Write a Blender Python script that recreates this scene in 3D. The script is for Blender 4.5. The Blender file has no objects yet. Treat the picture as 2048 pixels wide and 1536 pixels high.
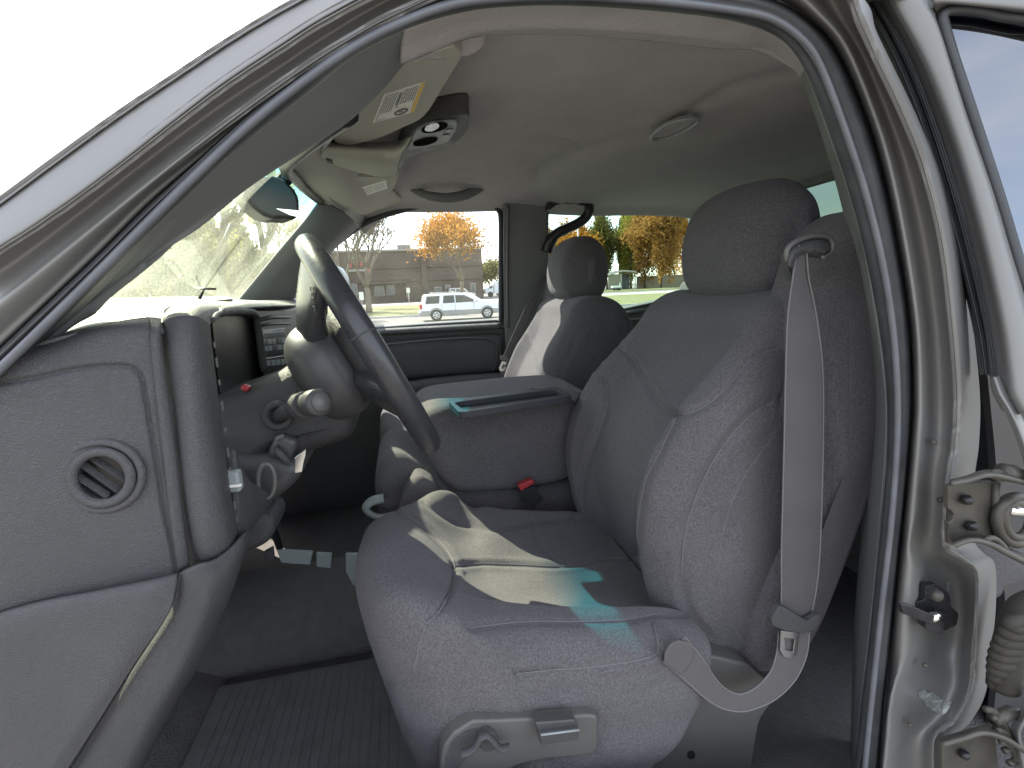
import bpy, bmesh, math, random
import numpy as np
from mathutils import Vector, Matrix
from mathutils.geometry import tessellate_polygon
random.seed(7)
sc = bpy.context.scene
C = sc.collection
# ---------------- camera (truck frame: X to the rear, Y across the cab away from the camera, Z up; camera at the origin, ground at -1.45)
F = 1000.; CX, CY = 1024., 768.
YAW, PIT, ROL = math.radians(12), math.radians(-10.9), math.radians(2.4)
fw = Vector((math.sin(YAW)*math.cos(PIT), math.cos(YAW)*math.cos(PIT), math.sin(PIT)))
lr = Vector((math.cos(YAW), -math.sin(YAW), 0)); lu = lr.cross(fw)
R_ = lr*math.cos(ROL) - lu*math.sin(ROL); U_ = lu*math.cos(ROL) + lr*math.sin(ROL)
cam = bpy.data.cameras.new('camera'); co = bpy.data.objects.new('camera', cam); C.objects.link(co)
co.matrix_world = Matrix((R_, U_, -fw)).transposed().to_4x4()
cam.sensor_width = 36; cam.lens = 36*F/2048; cam.clip_start = .02; cam.clip_end = 2000
sc.camera = co
# ---------------- sky, sun, exposure
SUN_EL, SUN_AZ = math.radians(41.2), math.radians(36.3)   # azimuth measured from +Y towards -X
sund = Vector((-math.sin(SUN_AZ)*math.cos(SUN_EL), math.cos(SUN_AZ)*math.cos(SUN_EL), math.sin(SUN_EL)))
w = bpy.data.worlds.new("World"); sc.world = w; w.use_nodes = True
nt = w.node_tree; bg = nt.nodes['Background']
sky = nt.nodes.new('ShaderNodeTexSky'); sky.sky_type = 'NISHITA'; sky.sun_disc = False
sky.sun_elevation = SUN_EL; sky.sun_rotation = -SUN_AZ; sky.air_density = 1.0; sky.dust_density = 1.6; sky.ozone_density = 1.0
tc = nt.nodes.new('ShaderNodeTexCoord'); mp = nt.nodes.new('ShaderNodeMapping'); mp.inputs['Scale'].default_value = (1.2, 3.2, 6)
mp.inputs['Rotation'].default_value = (.3, .2, .6)
nz = nt.nodes.new('ShaderNodeTexNoise'); nz.inputs['Scale'].default_value = 1.6; nz.inputs['Detail'].default_value = 7; nz.inputs['Roughness'].default_value = .58
cr_ = nt.nodes.new('ShaderNodeValToRGB'); cr_.color_ramp.elements[0].position = .42; cr_.color_ramp.elements[1].position = .72
cr_.color_ramp.elements[0].color = (.35, .35, .35, 1); cr_.color_ramp.elements[1].color = (.85, .85, .85, 1)
mx = nt.nodes.new('ShaderNodeMixRGB'); mx.inputs[2].default_value = (5.6, 5.5, 5.35, 1)
nt.links.new(tc.outputs['Generated'], mp.inputs['Vector']); nt.links.new(mp.outputs[0], nz.inputs['Vector'])
nt.links.new(nz.outputs['Fac'], cr_.inputs[0]); nt.links.new(cr_.outputs[0], mx.inputs[0]); nt.links.new(sky.outputs[0], mx.inputs[1])
nt.links.new(mx.outputs[0], bg.inputs['Color']); bg.inputs['Strength'].default_value = .115
sl = bpy.data.lights.new('sun', 'SUN'); sl.energy = 3.4; sl.angle = math.radians(.5); sl.color = (1, .92, .76)
so = bpy.data.objects.new('sun', sl); C.objects.link(so); so.rotation_mode = 'QUATERNION'; so.rotation_quaternion = sund.to_track_quat('Z', 'Y')
sc.view_settings.view_transform = 'Standard'; sc.view_settings.look = 'None'; sc.view_settings.exposure = 2.35; sc.view_settings.gamma = 1
sc.render.engine = 'CYCLES'
sc.cycles.max_bounces = 10; sc.cycles.transparent_max_bounces = 24; sc.cycles.diffuse_bounces = 5; sc.cycles.use_denoising = True
sc.cycles.sample_clamp_indirect = 6

# ---------------- helpers
def ray(u, v): return fw + R_*((u-CX)/F) + U_*((CY-v)/F)
def P(u, v, y): d = ray(u, v); return d*(y/d.y)
def PX(u, v, x): d = ray(u, v); return d*(x/d.x)
def PZ(u, v, z): d = ray(u, v); return d*(z/d.z)
def PL(l, y=None): return [P(*(q if len(q) == 3 else (q[0], q[1], y))) for q in l]
def proj(A):
    A = np.asarray(A); c = A @ np.array([R_, U_, fw]).T
    z = np.maximum(c[:, 2], 1e-4)
    return np.stack([CX+F*c[:, 0]/z, CY-F*c[:, 1]/z], 1)
def crv(pts, n, closed=False, smooth=True):
    """points resampled evenly by arc length along a Catmull-Rom curve"""
    pts = [Vector(p) for p in pts]; k = len(pts); D = []
    m = 12 if smooth else 1
    rng = range(k if closed else k-1)
    for i in rng:
        if closed: a, b, c, d = pts[(i-1) % k], pts[i], pts[(i+1) % k], pts[(i+2) % k]
        else: a, b, c, d = pts[max(i-1, 0)], pts[i], pts[i+1], pts[min(i+2, k-1)]
        for j in range(m):
            t = j/m
            if smooth:
                D.append(.5*((2*b)+(c-a)*t+(2*a-5*b+4*c-d)*t*t+(3*b-a-3*c+d)*t**3))
            else: D.append(b.copy())
    D.append((pts[0] if closed else pts[-1]).copy())
    L = [0]
    for i in range(1, len(D)): L.append(L[-1]+(D[i]-D[i-1]).length)
    T = L[-1]; out = []; j = 0
    cnt = n if closed else n-1
    for i in range(n):
        s = T*i/cnt
        while j < len(L)-2 and L[j+1] < s: j += 1
        f = (s-L[j])/max(L[j+1]-L[j], 1e-9); out.append(D[j].lerp(D[j+1], min(f, 1)))
    return out
ORG = {}
def empty(name, loc=(0, 0, 0)):
    o = bpy.data.objects.new(name, None); C.objects.link(o); o.location = loc; o.empty_display_size = .2; ORG[o.name] = Vector(loc); return o
def wloc(o):
    v = Vector((0, 0, 0))
    while o is not None: v += o.location; o = o.parent
    return v
def setpar(o, p):
    if p is not None:
        l = wloc(p); o.parent = p; o.location = -l + o.location
def mesh(name, V, Fc, m=None, parent=None, smooth=True, thick=0, sub=0, bevel=0, edge=30, off=-1):
    me = bpy.data.meshes.new(name); me.from_pydata([tuple(v) for v in V], [], Fc); me.update()
    o = bpy.data.objects.new(name, me); C.objects.link(o)
    if m: me.materials.append(m)
    if smooth: me.shade_smooth()
    if thick:
        s = o.modifiers.new('s', 'SOLIDIFY'); s.thickness = thick; s.offset = off
    if bevel:
        b = o.modifiers.new('b', 'BEVEL'); b.width = bevel; b.segments = 3; b.limit_method = 'ANGLE'; b.angle_limit = math.radians(edge)
    if sub:
        s = o.modifiers.new('u', 'SUBSURF'); s.levels = sub; s.render_levels = sub
    setpar(o, parent); return o
def tag(o, label=None, cat=None, group=None, kind=None):
    if label: o['label'] = label
    if cat: o['category'] = cat
    if group: o['group'] = group
    if kind: o['kind'] = kind
    return o
def grid(rows, closed_u=False, closed_v=False):
    nv, nu = len(rows), len(rows[0]); V = [p for r in rows for p in r]; Fc = []
    for j in range(nv if closed_v else nv-1):
        for i in range(nu if closed_u else nu-1):
            a = j*nu+i; b = j*nu+(i+1) % nu; j2 = (j+1) % nv
            Fc.append((a, b, j2*nu+(i+1) % nu, j2*nu+i))
    return V, Fc
def sheet(name, rows, nu, nv, m, parent=None, thick=0, flip=False, disp=None, sr=True, **k):
    """surface through a list of curves; every curve and the stack of curves are interpolated"""
    rs = [crv(r, nu) for r in rows]
    if nv: cols = [crv([r[i] for r in rs], nv, smooth=sr) for i in range(nu)]; rs = [[cols[i][j] for i in range(nu)] for j in range(nv)]
    V, Fc = grid(rs)
    if disp: V = [disp(p) for p in V]
    if flip: Fc = [f[::-1] for f in Fc]
    return mesh(name, V, Fc, m, parent, thick=thick, **k)
def facing(o):
    """turn the faces of an open sheet towards the camera"""
    me = o.data; s = sum((p.normal.dot(-(p.center)))*p.area for p in me.polygons)
    if s < 0: me.flip_normals()
    return o
def tube(name, pts, r, m, parent=None, n=10, closed=False, seg=0, caps=True, flat=1.0, up=None):
    if seg: pts = crv(pts, seg, closed)
    pts = [Vector(p) for p in pts]; k = len(pts); V = []; Fc = []; prev = None
    for i, p in enumerate(pts):
        a = pts[(i-1) % k] if (closed or i > 0) else p; b = pts[(i+1) % k] if (closed or i < k-1) else p
        t = (b-a).normalized()
        if up is not None: n1 = (Vector(up)-t*t.dot(Vector(up))).normalized()
        elif prev is None: n1 = t.orthogonal().normalized()
        else: n1 = (prev-t*t.dot(prev)).normalized()
        prev = n1; n2 = t.cross(n1); rr = r[i*(len(r)-1)//max(k-1, 1)] if isinstance(r, (list, tuple)) else r
        for j in range(n):
            q = 2*math.pi*j/n; V.append(p+n1*math.cos(q)*rr+n2*math.sin(q)*rr*flat)
    for i in range(k if closed else k-1):
        for j in range(n):
            a = i*n; b = ((i+1) % k)*n; Fc.append((a+j, a+(j+1) % n, b+(j+1) % n, b+j))
    if caps and not closed: Fc.append(tuple(range(n-1, -1, -1))); Fc.append(tuple((k-1)*n+j for j in range(n)))
    if name is None: return V, Fc
    return mesh(name, V, Fc, m, parent)
def rbox(name, c, size, m, parent=None, bev=.005, rot=(0, 0, 0), seg=3):
    bm = bmesh.new(); bmesh.ops.create_cube(bm, size=1); bmesh.ops.scale(bm, vec=size, verts=bm.verts)
    if bev: bmesh.ops.bevel(bm, geom=bm.edges[:], offset=min(bev, min(size)*.45), segments=seg, profile=.5, affect='EDGES')
    from mathutils import Euler
    bmesh.ops.transform(bm, matrix=Matrix.Translation(Vector(c)) @ Euler(rot).to_matrix().to_4x4(), verts=bm.verts)
    V = [v.co.copy() for v in bm.verts]; Fc = [[v.index for v in f.verts] for f in bm.faces]
    bm.verts.index_update(); Fc = [[v.index for v in f.verts] for f in bm.faces]; bm.free()
    if name is None: return V, Fc
    o = mesh(name, V, Fc, m, parent, smooth=True)
    if bev: 
        for p in o.data.polygons: p.use_smooth = True
        wn = o.modifiers.new('w', 'WEIGHTED_NORMAL'); wn.keep_sharp = False; wn.weight = 100
    else: o.data.shade_flat()
    return o
def join(parts):
    V = []; Fc = []
    for v, f in parts:
        k = len(V); V += list(v); Fc += [tuple(i+k for i in q) for q in f]
    return V, Fc
def prism(name, pts, d, m, parent=None, bevel=0, holes=(), smooth=False):
    """planar outline (with holes) given depth d"""
    loops = [[Vector(p) for p in pts]]+[[Vector(p) for p in h] for h in holes]; d = Vector(d)
    tris = tessellate_polygon(loops); V = [p for l in loops for p in l]; n = len(V); V = V+[p+d for p in V]; Fc = []
    for t in tris: Fc.append(tuple(t)); Fc.append(tuple(i+n for i in reversed(t)))
    k = 0
    for l in loops:
        q = len(l)
        for i in range(q): a, b = k+i, k+(i+1) % q; Fc.append((a, b, b+n, a+n))
        k += q
    o = mesh(name or 'tmp', V, Fc, m, parent, smooth=False, bevel=bevel)
    bm = bmesh.new(); bm.from_mesh(o.data); bmesh.ops.recalc_face_normals(bm, faces=bm.faces[:])
    if bevel: bmesh.ops.dissolve_limit(bm, angle_limit=.02, verts=bm.verts[:], edges=bm.edges[:])
    bm.to_mesh(o.data); bm.free()
    if bevel: o.data.shade_smooth(); wn = o.modifiers.new('w', 'WEIGHTED_NORMAL'); wn.weight = 100
    return o
def ribbon(name, L, Rr, n, m, parent=None, thick=.0015):
    a = crv(L, n); b = crv(Rr, n); rows = [[x.lerp(y, t) for x, y in zip(a, b)] for t in (0, .04, .25, .5, .75, .96, 1)]
    V, Fc = grid(rows); o = mesh(name, V, Fc, m, parent, thick=thick, off=0); return o
def pillow(name, prof, y0, y1, Rd, m, parent=None, nu=150, ny=60, disp=None, bulge=0., K=9, radial=False):
    """profile in XZ carried across Y with rounded, softly bulging ends"""
    pr = crv([Vector((x, 0, z)) for x, z in prof], nu, True)
    A = sum(pr[i].x*pr[(i+1) % nu].z-pr[(i+1) % nu].x*pr[i].z for i in range(nu)); sg = 1 if A > 0 else -1
    c = sum(pr, Vector((0, 0, 0)))/nu; rows = []
    NN = []
    for i in range(nu): t = (pr[(i+1) % nu]-pr[i-1]).normalized(); NN.append(Vector((-t.z, 0, t.x))*sg)
    h_ = max(2, nu//24); NS = []
    for i in range(nu): v = sum((NN[(i+j) % nu] for j in range(-h_, h_+1)), Vector((0, 0, 0))); NS.append(v/(2*h_+1))
    def ring(y, ins, sc_=1.0):
        o = []
        for i in range(nu):
            nn = NS[i]
            if radial: q = pr[i]+(c-pr[i]).normalized()*ins*1.15
            else: q = pr[i]+nn*ins
            q = c+(q-c)*sc_; o.append(Vector((q.x, y, q.z)))
        for _ in range(int(ins/Rd*nu/14)):
            o = [(o[i-1]+o[i]*2+o[(i+1) % nu])/4 for i in range(nu)]
        return o
    cs = (.03, .1, .2, .3, .4, .5, .6, .7, .78, .86, .93) if nu > 200 else (.03, .25, .5, .72, .88)
    for s in cs: rows.append(ring(y0-bulge*(1-s*s), Rd, s))
    for k in range(K): a = k/K*math.pi/2; rows.append(ring(y0+Rd*(1-math.sin(a))*0+Rd*(1-math.sin(math.pi/2*1))+Rd*(1-math.cos(a)), Rd*(1-math.sin(a))))
    for k in range(ny+1): rows.append(ring(y0+Rd+(y1-y0-2*Rd)*k/ny, 0))
    for k in range(K-1, -1, -1): a = k/K*math.pi/2; rows.append(ring(y1-Rd*(1-math.cos(a)), Rd*(1-math.sin(a))))
    for s in cs[::-1]: rows.append(ring(y1+bulge*(1-s*s), Rd, s))
    V, Fc = grid(rows, closed_u=True); n = len(V)
    Fc.append(tuple(range(nu))); Fc.append(tuple(range(n-1, n-1-nu, -1)))
    if disp: V = [disp(Vector(p)) for p in V]
    o = mesh(name, V, Fc, m, parent)
    bm = bmesh.new(); bm.from_mesh(o.data); bmesh.ops.recalc_face_normals(bm, faces=bm.faces[:]); bm.to_mesh(o.data); bm.free(); o.data.shade_smooth()
    return o
def groove(o, lines, wpx=7, depth=.006, thread=False, ymax=None):
    """press seams into the camera-facing side of a dense mesh (real relief)"""
    me = o.data; n = len(me.vertices); A = np.empty(n*3); me.vertices.foreach_get('co', A); A = A.reshape(-1, 3)
    N = np.empty(n*3); me.vertices.foreach_get('normal', N); N = N.reshape(-1, 3)
    off = np.array(wloc(o)); W = A+off; q = proj(W); best = np.full(n, 1e9)
    for ln in lines:
        pts = np.array([tuple(p) for p in crv([Vector((a, b, 0)) for a, b in ln], 5*len(ln))])[:, :2]
        for a, b in zip(pts[:-1], pts[1:]):
            d = b-a; L = (d**2).sum()+1e-9; t = np.clip(((q-a)@d)/L, 0, 1); r = q-(a+t[:, None]*d); best = np.minimum(best, np.hypot(r[:, 0], r[:, 1]))
    f = ((N*(-W)).sum(1) > 0)
    if ymax: f &= W[:, 1] < ymax
    amt = np.exp(-(best/wpx)**2)*depth*f
    if thread: amt = amt - .35*depth*np.exp(-((best-2.0*wpx)/(wpx))**2)*f
    A = A-N*amt[:, None]; me.vertices.foreach_set('co', A.reshape(-1)); me.update()
def inset_region(o, poly, depth, edge=8, ymax=None):
    """raise or sink (negative) the camera-facing region inside a pixel outline"""
    me = o.data; n = len(me.vertices); A = np.empty(n*3); me.vertices.foreach_get('co', A); A = A.reshape(-1, 3)
    N = np.empty(n*3); me.vertices.foreach_get('normal', N); N = N.reshape(-1, 3)
    W = A+np.array(wloc(o)); q = proj(W); pts = np.array([tuple(p) for p in crv([Vector((a, b, 0)) for a, b in poly], 8*len(poly), True)])[:, :2]
    best = np.full(n, 1e9); ins = np.zeros(n, bool)
    for a, b in zip(pts, np.roll(pts, -1, 0)):
        d = b-a; L = (d**2).sum()+1e-9; t = np.clip(((q-a)@d)/L, 0, 1); r = q-(a+t[:, None]*d); best = np.minimum(best, np.hypot(r[:, 0], r[:, 1]))
        c = ((a[1] > q[:, 1]) != (b[1] > q[:, 1])); dy = b[1]-a[1]
        if abs(dy) > 1e-9: ins ^= c & (q[:, 0] < (b[0]-a[0])*(q[:, 1]-a[1])/dy+a[0])
    f = ((N*(-W)).sum(1) > 0)
    if ymax: f &= W[:, 1] < ymax
    s = np.clip(np.where(ins, best, -best)/edge*.5+.5, 0, 1); s = s*s*(3-2*s)
    A = A+N*(s*depth*f)[:, None]; me.vertices.foreach_set('co', A.reshape(-1)); me.update()

from mathutils.bvhtree import BVHTree
def stitch(o, lines, r=.0008, m=None, off=.0004, name='seam'):
    w_ = wloc(o); bv = BVHTree.FromPolygons([v.co+w_ for v in o.data.vertices], [tuple(p.vertices) for p in o.data.polygons]); parts = []
    for ln in lines:
        pts = []
        for q in crv([Vector((a, b, 0)) for a, b in ln], 14*len(ln)):
            hit, nn, _, _ = bv.ray_cast(Vector((0, 0, 0)), ray(q.x, q.y).normalized())
            if hit is None: continue
            if nn.dot(hit) > 0: nn = -nn
            p = hit+nn*off
            if pts and (p-pts[-1]).length > .03:
                if len(pts) > 3: parts.append(tube(None, pts, r, None, n=5))
                pts = []
            pts.append(p)
        if len(pts) > 3: parts.append(tube(None, pts, r, None, n=5))
    if parts: return mesh(name, *join(parts), m or M['thread'], o)
# ---------------- materials
def mat(name, col, rough=.6, metal=0, nscale=0, namt=.15, bump=0, bscale=400, bdist=.001, spec=.5, coat=0, sheen=0, stretch=None, detail=4):
    m = bpy.data.materials.new(name); m.use_nodes = True; t = m.node_tree; b = t.nodes['Principled BSDF']
    b.inputs['Base Color'].default_value = (*col, 1); b.inputs['Roughness'].default_value = rough; b.inputs['Metallic'].default_value = metal
    b.inputs['Specular IOR Level'].default_value = spec; b.inputs['Coat Weight'].default_value = coat; b.inputs['Coat Roughness'].default_value = .08
    b.inputs['Sheen Weight'].default_value = sheen; b.inputs['Sheen Roughness'].default_value = .5
    g = t.nodes.new('ShaderNodeTexCoord'); src = g.outputs['Object']
    if stretch:
        mp = t.nodes.new('ShaderNodeMapping'); mp.inputs['Scale'].default_value = stretch; t.links.new(src, mp.inputs['Vector']); src2 = mp.outputs[0]
    else: src2 = src
    if nscale:
        n = t.nodes.new('ShaderNodeTexNoise'); n.inputs['Scale'].default_value = nscale; n.inputs['Detail'].default_value = detail; n.inputs['Roughness'].default_value = .65; t.links.new(src, n.inputs['Vector'])
        r = t.nodes.new('ShaderNodeMapRange'); r.inputs['From Min'].default_value = .25; r.inputs['From Max'].default_value = .75
        r.inputs['To Min'].default_value = 1-namt; r.inputs['To Max'].default_value = 1+namt; t.links.new(n.outputs['Fac'], r.inputs['Value'])
        x = t.nodes.new('ShaderNodeMixRGB'); x.blend_type = 'MULTIPLY'; x.inputs[0].default_value = 1; x.inputs[1].default_value = (*col, 1)
        t.links.new(r.outputs[0], x.inputs[2]); t.links.new(x.outputs[0], b.inputs['Base Color'])
        r2 = t.nodes.new('ShaderNodeMapRange'); r2.inputs['To Min'].default_value = max(rough-.12, .03); r2.inputs['To Max'].default_value = min(rough+.12, 1)
        t.links.new(n.outputs['Fac'], r2.inputs['Value']); t.links.new(r2.outputs[0], b.inputs['Roughness'])
    if bump:
        n = t.nodes.new('ShaderNodeTexNoise'); n.inputs['Scale'].default_value = bscale; n.inputs['Detail'].default_value = 3; t.links.new(src2, n.inputs['Vector'])
        bp = t.nodes.new('ShaderNodeBump'); bp.inputs['Strength'].default_value = bump; bp.inputs['Distance'].default_value = bdist
        t.links.new(n.outputs['Fac'], bp.inputs['Height']); t.links.new(bp.outputs[0], b.inputs['Normal'])
    return m
def fabric(name, col, weave=(900, 900, 900)):
    m = mat(name, col, .95, nscale=9, namt=.12, bump=.9, bscale=1, bdist=.0016, spec=.15, sheen=.12, stretch=weave)
    t = m.node_tree; b = t.nodes['Principled BSDF']
    # fine light flecks of the velour
    g = t.nodes.new('ShaderNodeTexCoord'); n = t.nodes.new('ShaderNodeTexNoise'); n.inputs['Scale'].default_value = 420; n.inputs['Detail'].default_value = 2; t.links.new(g.outputs['Object'], n.inputs['Vector'])
    r = t.nodes.new('ShaderNodeMapRange'); r.inputs['From Min'].default_value = .35; r.inputs['From Max'].default_value = .7; r.inputs['To Min'].default_value = .78; r.inputs['To Max'].default_value = 1.32
    t.links.new(n.outputs['Fac'], r.inputs['Value']); old = b.inputs['Base Color'].links[0].from_socket
    x = t.nodes.new('ShaderNodeMixRGB'); x.blend_type = 'MULTIPLY'; x.inputs[0].default_value = 1; t.links.new(old, x.inputs[1]); t.links.new(r.outputs[0], x.inputs[2]); t.links.new(x.outputs[0], b.inputs['Base Color'])
    b.inputs['Sheen Tint'].default_value = (.8, .8, .9, 1)
    return m
def glass(name, tint=(1, 1, 1), refl=.08, dust=.0, strip=False):
    m = bpy.data.materials.new(name); m.use_nodes = True; t = m.node_tree; t.nodes.clear()
    out = t.nodes.new('ShaderNodeOutputMaterial'); tr = t.nodes.new('ShaderNodeBsdfTransparent'); tr.inputs[0].default_value = (*tint, 1)
    gl = t.nodes.new('ShaderNodeBsdfGlossy'); gl.inputs['Roughness'].default_value = .02; gl.inputs[0].default_value = (1, 1, 1, 1)
    fr = t.nodes.new('ShaderNodeLayerWeight'); fr.inputs['Blend'].default_value = refl
    mix = t.nodes.new('ShaderNodeMixShader'); mf = t.nodes.new('ShaderNodeMath'); mf.operation = 'MULTIPLY'; mf.inputs[1].default_value = .3; t.links.new(fr.outputs['Fresnel'], mf.inputs[0]); t.links.new(mf.outputs[0], mix.inputs[0]); t.links.new(tr.outputs[0], mix.inputs[1]); t.links.new(gl.outputs[0], mix.inputs[2])
    last = mix.outputs[0]
    if strip:  # teal shade band dyed into the glass along its upper edge (uv v)
        uv = t.nodes.new('ShaderNodeUVMap'); sp = t.nodes.new('ShaderNodeSeparateXYZ'); t.links.new(uv.outputs[0], sp.inputs[0])
        r = t.nodes.new('ShaderNodeValToRGB'); r.color_ramp.elements[0].position = strip[0]; r.color_ramp.elements[0].color = (*tint, 1)
        r.color_ramp.elements[1].position = strip[1]; r.color_ramp.elements[1].color = (.04, .42, .52, 1); t.links.new(sp.outputs['Y'], r.inputs[0]); t.links.new(r.outputs[0], tr.inputs[0])
    if dust:
        df = t.nodes.new('ShaderNodeBsdfTranslucent'); df.inputs[0].default_value = (.88, .95, .72, 1); d2 = t.nodes.new('ShaderNodeBsdfDiffuse'); d2.inputs[0].default_value = (.9, .92, .85, 1)
        md = t.nodes.new('ShaderNodeMixShader'); md.inputs[0].default_value = .3; t.links.new(df.outputs[0], md.inputs[1]); t.links.new(d2.outputs[0], md.inputs[2])
        g = t.nodes.new('ShaderNodeTexCoord'); n = t.nodes.new('ShaderNodeTexNoise'); n.inputs['Scale'].default_value = 240; n.inputs['Detail'].default_value = 5; t.links.new(g.outputs['Object'], n.inputs['Vector'])
        n2 = t.nodes.new('ShaderNodeTexNoise'); n2.inputs['Scale'].default_value = 7; n2.inputs['Detail'].default_value = 4; t.links.new(g.outputs['Object'], n2.inputs['Vector'])
        mu = t.nodes.new('ShaderNodeMath'); mu.operation = 'MULTIPLY'; t.links.new(n.outputs['Fac'], mu.inputs[0]); t.links.new(n2.outputs['Fac'], mu.inputs[1])
        r = t.nodes.new('ShaderNodeMapRange'); r.inputs['From Min'].default_value = .12; r.inputs['From Max'].default_value = .42; r.inputs['To Min'].default_value = dust*.4; r.inputs['To Max'].default_value = dust*2.0
        t.links.new(mu.outputs[0], r.inputs['Value']); m3 = t.nodes.new('ShaderNodeMixShader'); t.links.new(r.outputs[0], m3.inputs[0]); t.links.new(last, m3.inputs[1]); t.links.new(md.outputs[0], m3.inputs[2]); last = m3.outputs[0]
    t.links.new(last, out.inputs['Surface']); return m
M = {}
M['seat'] = fabric('seat_velour', (.104, .098, .104))
M['seat_ins'] = fabric('seat_insert_velour', (.098, .094, .100))
M['seat_rib'] = fabric('seat_ribbed_velour', (.11, .105, .112), (500, 500, 2600))
M['plas'] = mat('grey_soft_plastic', (.059, .059, .063), .5, nscale=9, namt=.1, bump=.35, bscale=420, bdist=.0008)
M['plas_lt'] = mat('grey_trim_plastic', (.095, .093, .09), .5, nscale=12, namt=.08, bump=.15, bscale=600, bdist=.0005)
M['plas_dk'] = mat('dark_plastic', (.055, .055, .058), .45, nscale=14, namt=.15, bump=.2, bscale=500, bdist=.0006)
M['black'] = mat('black_plastic', (.02, .02, .022), .35, nscale=20, namt=.2)
M['pillar'] = mat('pillar_trim_plastic', (.16, .165, .165), .6, nscale=10, namt=.1, bump=.15, bscale=500, bdist=.0005)
M['head'] = mat('headliner_felt', (.43, .412, .415), .98, nscale=14, namt=.08, bump=.8, bscale=380, bdist=.002, spec=.1)
M['visor'] = mat('visor_vinyl', (.40, .39, .35), .75, nscale=10, namt=.06, bump=.3, bscale=500, bdist=.0006)
M['rubber'] = mat('black_rubber', (.045, .048, .053), .5, nscale=30, namt=.3, bump=.2, bscale=300, bdist=.0008)
M['rubber_lt'] = mat('grey_rubber_bead', (.11, .115, .13), .38, nscale=30, namt=.2)
M['paint'] = mat('pewter_metallic_paint', (.20, .197, .193), .50, metal=.35, nscale=5, namt=.05, coat=.18)
M['carpet'] = mat('dark_carpet', (.14, .135, .137), 1, nscale=40, namt=.14, bump=1, bscale=260, bdist=.004, spec=.05)
M['mat'] = mat('rubber_floor_mat', (.12, .12, .122), .8, nscale=30, namt=.2, bump=.4, bscale=200, bdist=.002)
M['wheel'] = mat('wheel_leather', (.035, .036, .040), .3, nscale=30, namt=.15, bump=.25, bscale=260, bdist=.0008)
M['belt'] = mat('belt_webbing', (.085, .080, .082), .7, nscale=20, namt=.08, bump=.8, bscale=1, bdist=.0008, stretch=(900, 900, 160))
M['chrome'] = mat('polished_steel', (.7, .7, .7), .18, metal=1)
M['steel'] = mat('hinge_steel', (.075, .07, .06), .5, metal=.3, nscale=40, namt=.25, bump=.1, bscale=120)
M['blacksteel'] = mat('black_striker_steel', (.03, .03, .033), .25, metal=.3, nscale=50, namt=.3)
M['red'] = mat('red_plastic', (.35, .03, .035), .35)
M['white'] = mat('white_label_paper', (.78, .77, .74), .6)
M['ink'] = mat('label_ink', (.12, .12, .13), .7)
M['amber'] = mat('label_amber', (.75, .48, .12), .6)
M['lamp'] = mat('lamp_lens', (.75, .76, .78), .12, metal=.7, bump=1, bscale=160, bdist=.004)
M['dtop'] = mat('sun_glare_dash_top', (.13, .135, .13), .45, nscale=9, namt=.1, bump=.4, bscale=420, bdist=.0008, spec=1.0)  # dash plastic made lighter and glossier so its colour carries the sun glare
M['col'] = mat('charcoal_column_plastic', (.038, .038, .041), .48, nscale=12, namt=.12, bump=.25, bscale=480, bdist=.0006)
M['boot'] = mat('dull_boot_rubber', (.030, .027, .022), .75, nscale=30, namt=.3)
M['pit'] = mat('matt_black_well', (.012, .012, .012), 1, spec=0)
M['silvpl'] = mat('console_grey_plastic', (.26, .285, .29), .5, nscale=15, namt=.05)
M['traypl'] = mat('armrest_tray_plastic', (.032, .033, .04), .6, nscale=15, namt=.05)
M['lcd'] = mat('display_glass', (.06, .07, .075), .1)
M['glass'] = glass('clear_door_glass', (.76, .83, .86), .06, dust=.02)
M['glass_g'] = glass('green_tinted_glass', (.52, .68, .61), .06)
M['glass_d'] = glass('privacy_tinted_glass', (.10, .14, .115), .06)
M['glass_w'] = glass('windscreen_glass', (.84, .93, .80), .05, dust=.13, strip=(.78, .88))
M['mirror'] = mat('mirror_glass', (.9, .92, .92), .02, metal=1)
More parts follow.
